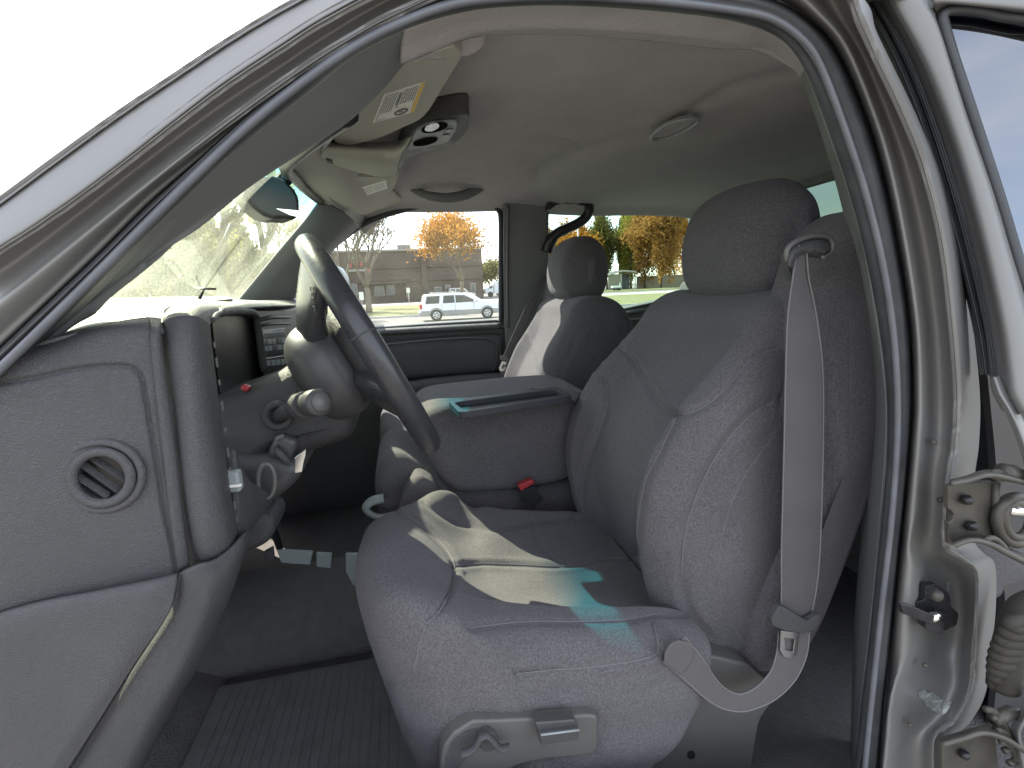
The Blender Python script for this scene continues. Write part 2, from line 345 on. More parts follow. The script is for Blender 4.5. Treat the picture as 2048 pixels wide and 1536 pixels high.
def grain(m, scale=520, dist=.0009, strength=.55):
    t = m.node_tree; b = t.nodes['Principled BSDF']; g = t.nodes.new('ShaderNodeTexCoord'); v = t.nodes.new('ShaderNodeTexVoronoi'); v.feature = 'DISTANCE_TO_EDGE'; v.inputs['Scale'].default_value = scale
    n = t.nodes.new('ShaderNodeTexNoise'); n.inputs['Scale'].default_value = scale*.35; a = t.nodes.new('ShaderNodeVectorMath'); a.operation = 'MULTIPLY_ADD'; a.inputs[1].default_value = (.006, .006, .006)
    t.links.new(g.outputs['Object'], n.inputs['Vector']); t.links.new(n.outputs['Color'], a.inputs[0]); t.links.new(g.outputs['Object'], a.inputs[2]); t.links.new(a.outputs[0], v.inputs['Vector'])
    r = t.nodes.new('ShaderNodeMapRange'); r.inputs['From Max'].default_value = .25; t.links.new(v.outputs['Distance'], r.inputs['Value'])
    bp = t.nodes.new('ShaderNodeBump'); bp.inputs['Strength'].default_value = strength; bp.inputs['Distance'].default_value = dist; t.links.new(r.outputs[0], bp.inputs['Height'])
    # dust and hand marks: broad uneven sheen
    d = t.nodes.new('ShaderNodeTexNoise'); d.inputs['Scale'].default_value = 7; d.inputs['Detail'].default_value = 8; d.inputs['Roughness'].default_value = .7; t.links.new(g.outputs['Object'], d.inputs['Vector'])
    q = t.nodes.new('ShaderNodeMapRange'); q.inputs['From Min'].default_value = .35; q.inputs['From Max'].default_value = .68; q.inputs['To Min'].default_value = .36; q.inputs['To Max'].default_value = .66; t.links.new(d.outputs['Fac'], q.inputs['Value'])
    for l in list(b.inputs['Roughness'].links): t.links.remove(l)
    t.links.new(q.outputs[0], b.inputs['Roughness']); t.links.new(bp.outputs[0], b.inputs['Normal'])
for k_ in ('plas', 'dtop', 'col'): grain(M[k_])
M['thread'] = mat('seam_thread_highlight', (.15, .143, .15), .9)  # stitching; its pale colour also paints the edge highlight along the seams
M['beltedge'] = mat('belt_edge_weave', (.14, .132, .135), .8)
# ---------------- the truck
truck = empty('pickup_truck', (.3, 1.15, -1.45))
tag(truck, 'pewter crew cab pickup truck seen through its open front door, grey velour interior', 'truck')
def part(o, label=None):
    if label: o['label'] = label
    return o
# ================= body shell
def WALL(u, v):
    y = 1.86
    for _ in range(8): p = P(u, v, y); y = 1.88-.35*max(0, p.z+.13)
    return p
S = dict(
 s0=[(-60,378),(0,338),(120,262),(200,215),(250,170),(320,115),(380,75),(485,0),(620,-75),(800,-140),(1100,-190),(1450,-195),(1700,-150)],
 s1=[(-60,402),(0,360),(120,280),(210,222),(330,130),(420,65),(505,3),(640,-68),(820,-125),(1100,-165),(1440,-170),(1680,-130)],
 s2=[(-60,450),(0,410),(120,322),(250,228),(350,160),(470,80),(580,15),(700,-45),(860,-95),(1110,-135),(1430,-140),(1650,-100)],
 s3=[(-60,535),(0,493),(60,455),(150,393),(250,318),(350,240),(450,165),(560,92),(650,35),(780,-30),(920,-70),(1120,-100),(1420,-105),(1620,-65)],
 s3b=[(-60,585),(0,540),(60,498),(150,430),(250,352),(350,275),(450,202),(560,130),(650,70),(780,-5),(920,-55),(1120,-82),(1420,-85),(1600,-45)],
 s4=[(-60,640),(0,590),(100,510),(200,430),(290,355),(400,272),(500,200),(600,130),(700,68),(800,15),(940,-38),(1130,-62),(1410,-64),(1580,-28)],
 s4b=[(-60,665),(0,612),(100,530),(200,448),(290,375),(400,288),(500,213),(600,142),(700,78),(800,24),(940,-32),(1130,-55),(1410,-58),(1575,-22)],
 s5=[(-60,720),(0,665),(100,575),(200,480),(300,385),(400,305),(500,222),(600,150),(700,85),(800,31),(940,-20),(1130,-48),(1400,-50),(1565,-10)],
 s6=[(-60,750),(0,695),(100,600),(200,505),(300,405),(400,318),(500,230),(600,155),(700,90),(800,38),(900,0),(1000,-22),(1200,-38),(1350,-35),(1460,-22),(1555,0),(1620,40),(1670,95),(1720,200),(1760,320),(1795,480),(1820,650),(1825,800),(1815,950),(1795,1150),(1770,1400),(1750,1620)],
 s7=[(-60,795),(0,738),(100,641),(200,542),(300,441),(400,342),(500,248),(600,168),(700,98),(800,46),(900,10),(1000,-4),(1150,-8),(1300,1),(1450,18),(1540,36),(1600,75),(1640,130),(1690,260),(1735,400),(1770,550),(1790,700),(1795,850),(1785,1020),(1765,1200),(1738,1450),(1722,1620)],
 s8=[(-60,820),(0,760),(100,662),(200,566),(300,463),(400,366),(500,276),(600,196),(700,115),(800,63),(900,30),(1000,14),(1150,11),(1350,25),(1480,45),(1560,78),(1605,130),(1665,280),(1715,440),(1750,600),(1772,750),(1775,900),(1762,1050),(1742,1250),(1718,1450),(1700,1620)])
YS = dict(s0=.53, s1=.485, s2=.455, s3=.442, s3b=.468, s4=.462, s4b=.458, s5=.47, s6=.475)
rows = []
for k in ('s0', 's1', 's2', 's3', 's3b', 's4', 's4b', 's5'):
    if k in ('s2', 's3'):
        rows += [PL([(a-2.5, b-3.5) for a, b in S[k]], YS[k]), PL(S[k], YS[k]+.010), PL([(a+2.5, b+3.5) for a, b in S[k]], YS[k]+.001)]
    else: rows.append(PL(S[k], YS[k]))
rows.append(PL(S['s6'][:16], .478)); rows.append(PL([(a-6, b+8) for a, b in S['s6'][:16]], .52))
fr = sheet('door_frame', rows, 260, 200, M['paint'], truck, thick=.004); facing(fr)
part(fr, 'pewter painted windscreen pillar and roof rail over the open door')
# groove of the frame's outer seam is the s2 line
# weatherstrip loop: outer lip, bright bead, inner lip
def Yw(i, k, base): # lies further from the camera towards the roof
    return base
rr = []
for key, dy, yy in (('s6', 0, .480), ('s6', 1, .462), ('s7', 0, .466), ('s7', 1, .458), ('s7', 2, .462), ('s8', 0, .476), ('s8', 1, .50)):
    l = S[key]
    if key == 's6' and dy == 1: l = [((a*.72+c*.28), (b*.72+d*.28)) for (a, b), (c, d) in zip(S['s6'], S['s7'])]
    if key == 's7' and dy == 0: l = [((a*.2+c*.8), (b*.2+d*.8)) for (a, b), (c, d) in zip(S['s6'], S['s7'])]
    if key == 's7' and dy == 2: l = [((a*.75+c*.25), (b*.75+d*.25)) for (a, b), (c, d) in zip(S['s7'], S['s8'])]
    rr.append(PL(l, yy))
ws = sheet('weatherstrip', rr, 260, 40, M['rubber'], truck, thick=.003); facing(ws); part(ws, 'black rubber seal running round the door opening')
bead = tube('seal_bead', PL([(a+.0, b) for a, b in S['s7']], .458), .0035, M['rubber_lt'], ws, n=8, seg=220)
# driver side windscreen pillar trim
a_in = [(70,700,.52),(100,672,.525),(170,620,.53),(300,520,.54),(400,455,.555),(480,389,.57),(544,344,.585),(622,294,.60),(698,243,.62),(762,184,.62),(806,130,.62)]
a_out = [(20,740,.49),(100,662,.49),(200,566,.49),(300,463,.49),(400,366,.49),(500,276,.49),(600,196,.49),(700,115,.49),(760,83,.49),(806,62,.49)]
a_mid = [(40,728,.515),(100,672,.515),(200,580,.51),(300,485,.51),(400,392,.51),(500,304,.51),(600,224,.51),(700,145,.51),(760,105,.51),(806,78,.51)]
ap = sheet('windscreen_pillar_trim', [PL(a_out), PL(a_mid), PL([(q[0], q[1], .525+.04*min(1,max(0,(q[0]-100)/600))) for q in [(60,712),(130,650),(230,572),(330,488),(430,412),(520,338),(610,268),(700,200),(806,112)]]), PL(a_in), [p+Vector((-.03, .03, .0)) for p in PL(a_in)]], 120, 40, M['pillar'], truck, thick=.004)
facing(ap); groove(ap, [[(0,766),(100,690),(200,592),(300,490),(345,440)]], 4, .003)
# roof panel (closes the cab over the headliner)
rf = []
for y, z, xs in ((.50, .295, .06), (.56, .315, .03), (.75, .335, -.05), (1.15, .35, -.155), (1.5, .345, -.16), (1.7, .325, -.13), (1.78, .29, -.10)):
    rf.append([Vector((x, y, z-dz)) for x, dz in ((xs, .095 if y > .6 else .03), (xs+.05, .05 if y > .6 else .01), (xs+.15, .012), (.4, 0), (.7, 0), (.95, .01), (1.12, .03), (1.2, .08))])
sheet('roof', rf, 60, 30, M['paint'], truck, thick=.006)
# headliner
h0 = PL([(806,62),(850,45),(900,29),(1000,13),(1150,10),(1350,24),(1480,44),(1560,76),(1612,140)], .497)
h1 = PL([(804,95),(850,74),(920,48),(1000,34),(1150,30),(1350,46),(1480,70),(1552,88),(1608,144)], .52)
h2 = PL([(802,128),(870,100),(965,66),(1080,59),(1180,60),(1350,74),(1480,92),(1545,102),(1603,150)], .545)
fo = lambda i: (1 if i < len(h2)-3 else (.8, .35, .0)[i-len(h2)+3])
lip = sheet('headliner_edge', [h0, h1, h2, [p+Vector((0, .015, .012))*fo(i) for i, p in enumerate(h2)], [p+Vector((0, .06, .022))*fo(i) for i, p in enumerate(h2)]], 120, 30, M['head'], truck, thick=.003); facing(lip)
part(lip, 'fuzzy beige-grey headliner edge above the door')
hl = []
XS = [-.178, -.13, -.08, .0, .1, .25, .40, .55, .70, .85, 1.0, 1.12, 1.17]
for y, z in ((.60, .292), (.66, .300), (.80, .304), (1.0, .306), (1.2, .306), (1.4, .303), (1.55, .298), (1.64, .290), (1.70, .279), (1.745, .255)):
    row = []
    for x in XS:
        dz = 0
        if x < 0: dz = -.045*(-x/.178)**1.3
        if x > .45: dz -= .018*min(1, (x-.45)/.15)
        if x > .95: dz -= .022*min(1, (x-.95)/.2)
        row.append(Vector((x, y, z+dz)))
    hl.append(row)
hd = sheet('headliner', hl, 220, 150, M['head'], truck, thick=.004); facing(hd)
groove(hd, [[(915,273),(1000,270),(1080,272),(1130,280),(1165,292)]], 3, .004)
groove(hd, [[(1080,345),(1130,320),(1240,282),(1330,265),(1400,215),(1480,172),(1590,148)]], 14, .006)
groove(hd, [[(800,378),(840,372),(900,369),(950,372),(980,380)]], 4, .0015)
# soft storage pocket at the front of the headliner edge
pk = sheet('headliner_pocket', [PL([(830,125),(880,98),(930,78),(972,70)], .625), PL([(840,122),(885,110),(935,98),(970,84)], .63), PL([(845,121),(890,118),(940,110),(966,95)], .635)], 30, 10, M['head'], truck, thick=.003); facing(pk)
# ---- passenger side wall of the cab with its two window openings
fwin = [(540,655),(590,669),(680,664),(760,658),(880,650),(985,644),(1000,642),(1001,600),(1001,520),(1001,440),(996,420),(980,409),(940,406),(900,407),(850,412),(800,422),(755,436),(715,456),(680,482),(650,508),(610,548),(575,585),(550,620)]
rwin = [(1092,650),(1150,640),(1230,624),(1310,607),(1386,593),(1388,520),(1386,450),(1380,420),(1366,405),(1340,402),(1240,402),(1168,402),(1110,406),(1093,416),(1092,520)]
def WXZ(x, z): return Vector((x, 1.88-.35*max(0, z+.13), z))
out = [WXZ(-.62, -.80), WXZ(1.8, -.80), WXZ(1.8, -.13), WXZ(1.8, .29), WXZ(-.08, .29), WXZ(-.2, .20), WXZ(-.33, .08), WXZ(-.45, -.01), WXZ(-.62, -.05)]
# lower half vertical, upper half leaning inwards: two plates per material
def fin(l): return [WALL(a, b) for a, b in l]
low = [WXZ(-.62, -.80), WXZ(1.2, -.80), WXZ(1.2, -.145), WXZ(-.62, -.145)]
prism('door_panel', low, (0, .05, 0), M['plas_dk'], truck)
nlow = Vector((0, 1, .35)).normalized()*.035
fh, rh = fin(fwin), fin(rwin)
def clampz(l): return [Vector((p.x, p.y, max(p.z, -.1439))) for p in l]
up_out = [WXZ(-.62, -.1445), WXZ(1.2, -.1445), WXZ(1.2, .29), WXZ(-.08, .29), WXZ(-.2, .20), WXZ(-.33, .08), WXZ(-.47, -.02), WXZ(-.62, -.05)]
up_out = [Vector((p.x, 1.88-.35*(p.z+.13), p.z)) for p in up_out]
def plane_fix(l): return [Vector((p.x, 1.88-.35*(p.z+.13), p.z)) for p in l]
sw = prism('side_window_surround', up_out, nlow, M['pillar'], truck, holes=[plane_fix(clampz(fh)), plane_fix(clampz(rh))])
part(sw, 'dark trim around the passenger side windows')
def frame_tube(name, l, r, m, par, yoff=-.004):
    p = plane_fix(clampz(fin(l))); return tube(name, [q+Vector((0, yoff, 0)) for q in p], r, m, par, n=8, closed=True, seg=160)
frame_tube('window_seal', fwin, .009, M['rubber'], truck); frame_tube('window_seal', rwin, .009, M['rubber'], truck)
def pane(name, l, m, grow=1.02):
    p = plane_fix(clampz(fin(l))); c = sum(p, Vector())/len(p); p = [c+(q-c)*grow+Vector((0, .016, .0056)) for q in p]
    t = tessellate_polygon([p]); return mesh(name, p, [tuple(x) for x in t], m, truck, smooth=False)
part(pane('window_pane', fwin, M['glass']), 'clear glass of the passenger front door'); part(pane('window_pane', rwin, M['glass_g']), 'green-tinted glass of the passenger rear door')
# belt line mouldings and padded door card
def bar(name, pts, y, r, m, par=truck, flat=.6, n=10): return tube(name, PL(pts, y), r, m, par, n=n, seg=40, flat=flat)
bar('door_sill_cap', [(560,678),(760,664),(1003,651)], 1.855, .014, M['plas'])
bar('door_sill_cap', [(1150,650),(1230,631),(1410,596)], 1.855, .013, M['plas'])
card = sheet('door_card', [PL([(590,720),(700,695),(800,680),(960,668),(1003,668)], 1.85), PL([(590,760),(700,725),(800,705),(960,694),(1003,693)], 1.835), PL([(600,800),(700,770),(800,750),(960,738),(1003,736)], 1.835), PL([(600,815),(700,780),(800,762),(960,748),(1003,746)], 1.855)], 60, 20, M['plas'], truck, thick=.004); facing(card)
arm = sheet('armrest_ledge', [PL([(800,764),(850,756),(940,748),(1010,744)], 1.85), PL([(800,770),(850,762),(940,753),(1010,749)], 1.78), PL([(802,792),(850,786),(940,776),(1010,770)], 1.775), PL([(805,806),(850,798),(940,790),(1010,782)], 1.85)], 40, 16, M['plas'], truck, thick=.004); facing(arm)
# door card moulding line
tube('card_moulding', PL([(770,690),(860,681),(950,676),(985,682),(994,700),(992,730),(985,742)], 1.825), .004, M['plas'], truck, n=6, seg=50)
# passenger centre pillar trim and its belt-height cover
cp = sheet('centre_pillar_trim', [[WALL(*q)+Vector((0, -.01, 0)) for q in r] for r in ([(1004,408),(1004,520),(1006,640),(1010,800)], [(1018,406),(1018,520),(1016,640),(1016,800)], [(1050,404),(1050,520),(1052,640),(1050,800)], [(1090,412),(1091,520),(1092,640),(1092,800)])], 40, 24, M['pillar'], truck, thick=.006, disp=lambda p: p+Vector((0, -.02, 0))); facing(cp)
tube('pillar_edge_strip', [WALL(*q)+Vector((0, -.035, 0)) for q in ((1012,414),(1011,520),(1012,640),(1014,655))], .006, M['plas_lt'], truck, n=8, seg=30)
# looped assist grip at the top of the centre pillar
lp = [WALL(*q)+Vector((0, -.05, 0)) for q in ((1088,404),(1125,405),(1150,406),(1164,411),(1168,424),(1162,438),(1147,450),(1126,460),(1106,470),(1094,484),(1086,505))]
tube('assist_grip', lp, [.012, .014, .016, .017, .017, .018, .020, .022], M['black'], truck, n=12, seg=60)
gt = prism('grip_bracket', [WALL(*q)+Vector((0, -.052, 0)) for q in ((1086,398),(1172,398),(1174,412),(1166,418),(1150,412),(1125,411),(1104,415),(1092,424),(1086,424))], (0, .03, 0), M['black'], truck, bevel=.002)
# far windscreen pillar trim
fa = sheet('far_windscreen_pillar', [PL([(468,612),(480,597),(556,504),(610,440),(634,408)], 1.56), PL([(500,612),(520,597),(585,520),(640,455),(668,412)], 1.585), PL([(560,615),(580,597),(618,540),(665,482),(705,438)], 1.64), PL([(575,640),(592,590),(625,548),(668,500),(718,454)], 1.70)], 60, 30, M['pillar'], truck, thick=.006); facing(fa)
# ---- windscreen
wr = [PL([(20,735,.525),(100,671,.53),(300,517,.545),(480,383,.575),(600,290,.605),(700,222,.62),(790,150,.625)])]
b1 = [Vector((-.46, 1.15, -.03)), Vector((-.395, 1.15, .05)), Vector((-.315, 1.15, .14)), Vector((-.235, 1.15, .222)), Vector((-.205, 1.15, .25))]
b0 = [p+Vector((-.008, 0, 0)) for p in PL([(20,740),(100,668),(300,508),(480,373),(600,278),(660,230)], .8)]
b2 = PL([(440,640),(520,545),(585,467),(634,404),(650,385)], 1.60)
b2b = [p+Vector((.03, .12, 0)) for p in b2]
wg = sheet('windscreen', [wr[0], b0, b1, b2, b2b], 60, 50, M['glass_w'], truck)
uv = wg.data.uv_layers.new(name='UVMap')
for lp_ in wg.data.loops:
    i = lp_.vertex_index; uv.data[lp_.index].uv = ((i // 60)/49, (i % 60)/59)
part(wg, 'dusty windscreen with a teal shade band along its top')
# header trim above the glass
hdT = sheet('windscreen_header', [PL([(790,140),(700,226),(640,262)], .635), PL([(560,352),(545,340),(530,338)], .92), [Vector((-.19, .9, .205)), Vector((-.205, .9, .21)), Vector((-.22, .9, .22))], [Vector((-.215, 1.15, .226)), Vector((-.235, 1.15, .235)), Vector((-.25, 1.15, .245))], PL([(634,404),(628,398),(622,394)], 1.58)], 14, 50, M['pillar'], truck, thick=.004)
bpy.data.objects.remove(hdT)
tube('windscreen_header', [P(700,228,.64), P(618,288,.76), P(572,332,.90), P(588,354,1.08), P(608,376,1.3), P(634,398,1.5), P(646,406,1.60), P(668,425,1.66)], .011, M['black'], truck, n=10, seg=60)
# lower windscreen pillar of the far door, floor, firewall, back wall
prism('floor_pan', [(-.95, .44, -.80), (1.85, .44, -.80), (1.85, 1.93, -.80), (-.95, 1.93, -.80)], (0, 0, -.03), M['carpet'], truck)
prism('firewall', [(-.80, .48, -.83), (-.80, 1.93, -.83), (-.62, 1.93, -.04), (-.62, .48, -.04)], (-.02, 0, 0), M['carpet'], truck)
bwz = lambda u, v: PX(u, v, 1.15)
rg = [(1572,384),(1640,366),(1700,350),(1770,340),(1790,480),(1600,520),(1540,520),(1380,560),(1370,450)]
hole = [Vector((1.15, p.y, p.z)) for p in (bwz(1560,388), bwz(1640,364), bwz(1700,350), bwz(1760,338), bwz(1790,520), bwz(1560,540))]
prism('cab_back_wall', [(1.15, .48, -.83), (1.15, 1.93, -.83), (1.15, 1.93, -.13), (1.15, 1.75, .32), (1.15, .55, .32), (1.15, .48, -.13)], (.03, 0, 0), M['pillar'], truck, holes=[hole])
g = tessellate_polygon([hole]); rp = mesh('rear_window', [p+Vector((.012, 0, 0)) for p in hole], [tuple(x) for x in g], M['glass_d'], truck, smooth=False); part(rp, 'dark privacy glass in the back of the cab')
# near side lower body below the door opening: sill with tread plate
sl_ = sheet('door_sill', [PL([(-80,1700),(300,1640),(700,1610),(1100,1590),(1500,1585),(1760,1600)], .45), [Vector((x, .52, -.80)) for x in (-.5, -.2, .1, .4, .7)]], 40, 8, M['plas_dk'], truck, thick=.01)
# carpet ridge line and floor mat
rbox('floor_mat', (-.20, .80, -.785), (.46, .42, .012), M['mat'], truck, .005)
for k in range(26): rbox('mat_rib', (-.40+k*.0165, .80, -.7785), (.006, .38, .0016), M['mat'], truck, 0)
fm = sheet('toe_board', [[Vector((-.42, y, -.79)) for y in (.5, .8, 1.1)], [Vector((-.58, y, -.70)) for y in (.5, .8, 1.1)], [Vector((-.72, y, -.45)) for y in (.5, .8, 1.1)]], 20, 16, M['carpet'], truck, thick=.01)
th = sheet('transmission_tunnel', [[Vector((x, 1.04, -.79)) for x in (-.75, 0, .5)], [Vector((x, 1.08, -.70)) for x in (-.75, 0, .5)], [Vector((x, 1.2, -.66)) for x in (-.75, 0, .5)], [Vector((x, 1.32, -.70)) for x in (-.75, 0, .5)], [Vector((x, 1.36, -.79)) for x in (-.75, 0, .5)]], 10, 24, M['carpet'], truck, thick=.01)
# pedals seen under the dash, beside the seat
def plate(name, pts, y, m, par=truck, th=.008, bev=.002): return prism(name, PL(pts, y), (0, th, 0), m, par, bevel=bev)
bp_ = plate('brake_pedal', [(553,1100),(626,1104),(620,1130),(562,1126)], 1.02, M['silvpl']); part(bp_, 'wide grey brake pedal')
tube('pedal_arm', PL([(560,1098),(540,1040),(520,980)], 1.03), .007, M['black'], bp_, n=8)
gp = plate('accelerator_pedal', [(632,1106),(664,1108),(662,1137),(633,1134)], 1.04, M['silvpl']); part(gp, 'narrow grey accelerator pedal')
plate('seat_track', [(691,1108),(720,1108),(722,1180),(706,1170),(692,1145)], .98, M['silvpl'])
plate('parking_brake_pedal', [(527,1104),(546,1094),(549,1124),(531,1118)], .95, M['plas'])
# cup holder ring folded out of the centre console base
cr1 = [P(760+32*math.cos(t), 1012+18*math.sin(t), 1.06) for t in [math.pi*.95+i*math.pi*1.35/14-math.pi*1.3 for i in range(15)]]
tube('cup_holder', PL([(768,996),(745,1002),(732,1014),(738,1026),(760,1034),(790,1028)], 1.055), .011, M['silvpl'], truck, n=8, seg=40, flat=.6)
plate('cup_holder', [(790,988),(817,984),(822,1000),(800,1006),(788,1000)], 1.10, M['silvpl'])
plate('cup_holder', [(748,1006),(760,998),(764,1006),(754,1010)], 1.10, M['silvpl'])
# ================= roof fittings
def slab(name, pts, z, th, m, par=truck, bev=.004, dz=None):
    return prism(name, [PZ(a, b, z) if dz is None else PZ(a, b, z) for a, b in pts], (0, 0, th), m, par, bevel=bev)
def rpoly(pts, r=.25):
    """round the corners of a pixel outline"""
    o = []; k = len(pts)
    for i in range(k):
        a, b, c = [Vector(p) for p in (pts[i-1], pts[i], pts[(i+1) % k])]
        p, q = b.lerp(a, r), b.lerp(c, r)
        for t in (0, .25, .5, .75, 1): o.append(tuple((p.lerp(b, t)).lerp(b.lerp(q, t), t)))
    return o
v1 = slab('sun_visor', rpoly([(655,262),(690,236),(806,126),(905,92),(928,110),(850,236),(762,276),(700,292),(672,287)], .2), .262, .02, M['visor']); part(v1, 'driver sun visor with the large warning label')
lb = slab('warning_label', [(768,190),(851,164),(828,224),(745,246)], .2605, .0012, M['white'], v1, bev=0)
A_, B_, C_, D_ = [PZ(a, b, .2600) for a, b in ((768,190),(851,164),(828,224),(745,246))]
def LQ(s, t): return (A_.lerp(B_, s)).lerp(D_.lerp(C_, s), t)
def quad(s0, t0, s1, t1): return [LQ(s0, t0), LQ(s1, t0), LQ(s1, t1), LQ(s0, t1)], [(0, 1, 2, 3)]
mesh('label_stripe', *quad(.90, .0, .995, 1), M['amber'], v1, smooth=False)
ls = []
for i, s in enumerate([.06, .11, .16, .21, .26, .31, .36, .54, .59, .64, .69, .74, .79, .84]):
    t = .05
    tmax = .70 if i < 7 else .52
    if i == 0: tmax = .9
    while t < tmax:
        L = random.uniform(.03, .09); ls.append(quad(s, t, s+.022, min(t+L, tmax))); t += L+.018
for s, t0, t1 in ((.43, .1, .5), (.47, .1, .62)):
    ls.append(quad(s, t0, s+.03, t1))
for t in (.93,): 
    s = .06
    while s < .3: ls.append(quad(s, t, s+.03, t+.03)); s += .045
o = mesh('label_lines', *join(ls), M['ink'], v1, smooth=False); o['kind'] = 'stuff'
cc = [LQ(.66+.15*math.cos(t), .84+.09*math.sin(t)) for t in [i*math.pi/12 for i in range(24)]]
tube('label_emblem', cc, .0012, M['ink'], v1, n=6, closed=True)
mesh('label_emblem', *join([quad(.60, .82, .72, .845), quad(.62, .85, .70, .87)]), M['ink'], v1, smooth=False)
sh = rbox('visor_rod', PZ(692, 240, .262), (.02, .02, .014), M['silvpl'], v1, .004)
v2 = slab('sun_visor', rpoly([(672,342),(700,352),(785,357),(800,340),(790,375),(770,394),(735,414),(706,418),(684,396)], .2), .262, .02, M['visor']); part(v2, 'passenger sun visor with the small white label')
slab('airbag_label', [(722,376),(772,361),(775,377),(725,394)], .2605, .0012, M['white'], v2, bev=0)
A_, B_, C_, D_ = [PZ(a, b, .2600) for a, b in ((722,376),(772,361),(775,377),(725,394))]
ls = []
for i in range(4):
    s = .08
    while s < .42: L = random.uniform(.03, .08); ls.append(quad(s, .2+i*.17, s+L, .24+i*.17)); s += L+.02
    s = .55
    while s < .9: L = random.uniform(.03, .08); ls.append(quad(s, .2+i*.17, s+L, .24+i*.17)); s += L+.02
o = mesh('label_lines', *join(ls), M['ink'], v2, smooth=False); o['kind'] = 'stuff'
cap = slab('visor_clip', [(676,288),(684,292),(686,298),(677,296)], .262, .012, M['silvpl'], v1, bev=.001)
# passenger side of the header: soft lobe the visors fold into
lobe = sheet('header_cover', [[P(580,334,.95), P(604,362,1.2), P(638,396,1.5), P(656,410,1.60)], [PZ(*q, .245) for q in ((640,292),(655,330),(700,405),(720,430))], [PZ(*q, .258) for q in ((665,290),(690,330),(735,400),(760,425))], [PZ(*q, .285) for q in ((700,285),(745,330),(790,385),(810,405))]], 60, 30, M['visor'], truck, thick=.005); facing(lobe)
lobe2 = sheet('map_pocket', [[PZ(*q, .25) for q in ((640,318),(700,340),(760,354),(792,352))], [PZ(*q, .238) for q in ((645,308),(705,322),(765,334),(796,334))], [PZ(*q, .250) for q in ((655,292),(720,300),(775,306),(806,300))], [PZ(*q, .28) for q in ((670,285),(740,284),(800,280),(825,262))]], 60, 30, M['visor'], truck, thick=.004); facing(lobe2)
slab('pocket_catch', [(652,321),(664,324),(666,329),(655,327)], .236, .01, M['ink'], truck, bev=.001)
# map lamp console
oc = slab('lamp_console', rpoly([(790,352),(800,300),(822,262),(862,240),(912,230),(940,228),(935,262),(905,292),(845,304),(815,316)], .25), .272, .03, M['plas'], bev=.008)
lpz = slab('lamp_plate', rpoly([(812,302),(832,262),(862,247),(915,244),(912,262),(895,286),(850,294)], .2), .268, .006, M['silvpl'], oc, bev=.001)
def disc(name, u, v, ru, rv, ang, z, th, m, par):
    ca, sa = math.cos(ang), math.sin(ang)
    return slab(name, [(u+ru*math.cos(t)*ca-rv*math.sin(t)*sa, v+ru*math.cos(t)*sa+rv*math.sin(t)*ca) for t in [i*math.pi/14 for i in range(28)]], z, th, m, par, bev=0)
disc('lamp_well', 869, 256, 27, 9, -.22, .2662, .001, M['pit'], lpz); disc('lamp_well', 851, 284, 25, 7, -.22, .2662, .001, M['pit'], lpz)
disc('lamp_lens', 864, 255, 15, 7, -.3, .264, .002, M['lamp'], lpz)
disc('lamp_switch', 898, 262, 8, 3, -.15, .2655, .001, M['black'], lpz); disc('lamp_switch', 892, 273, 7, 3, -.15, .2655, .001, M['black'], lpz)
slab('console_vent', [(806,300),(816,276),(822,272),(812,304)], .269, .002, M['plas_lt'], oc, bev=0)
# dome lamp and passenger grab handle
dl = slab('dome_lamp', rpoly([(1306,274),(1328,258),(1358,246),(1388,242),(1382,250),(1358,262),(1330,274)], .25), .2785, .012, M['head'], bev=.003); part(dl, 'long clear dome lamp on the headliner')
tube('lamp_rim', [PZ(*q, .278) for q in ((1302,277),(1325,254),(1360,240),(1395,239),(1388,250),(1362,265),(1330,278))], .004, M['silvpl'], dl, n=6, closed=True, seg=60)
gh = tube('grab_handle', [P(822,372,1.60), P(835,383,1.585), P(860,392,1.57), P(895,396,1.565), P(930,390,1.57), P(955,378,1.585), P(965,368,1.60)], [.012, .014, .015, .014, .012], M['pillar'], truck, n=10, seg=30)
# interior mirror
mr = [(486,388),(494,371),(512,357),(540,348),(566,356),(590,376),(600,396),(601,430),(590,439),(566,437),(545,438),(525,430),(505,414)]
mo = prism('rear_view_mirror', PL(rpoly(mr, .3), 1.06), (-.035, .06, 0), M['black'], truck, bevel=.008); part(mo, 'black interior mirror hanging from the windscreen')
prism('mirror_glass', PL([(552,417),(597,421),(597,434),(580,430)], 1.055), (0, .002, 0), M['mirror'], mo)
tube('mirror_stem', [P(575,362,1.08), P(572,345,1.12), Vector((-.23, 1.14, .225))], .009, M['black'], mo, n=8)
# ================= dashboard
prof = [(-.62, -.02), (-.48, -.012), (-.38, -.006), (-.305, -.010), (-.272, -.024), (-.268, -.06), (-.272, -.16), (-.275, -.26), (-.29, -.36), (-.40, -.42), (-.60, -.44)]
db = pillow('dashboard', prof, .80, 1.86, .02, M['plas_dk'], truck, nu=160, ny=40)
part(db, 'grey dashboard with its top pad coloured as sunlit')
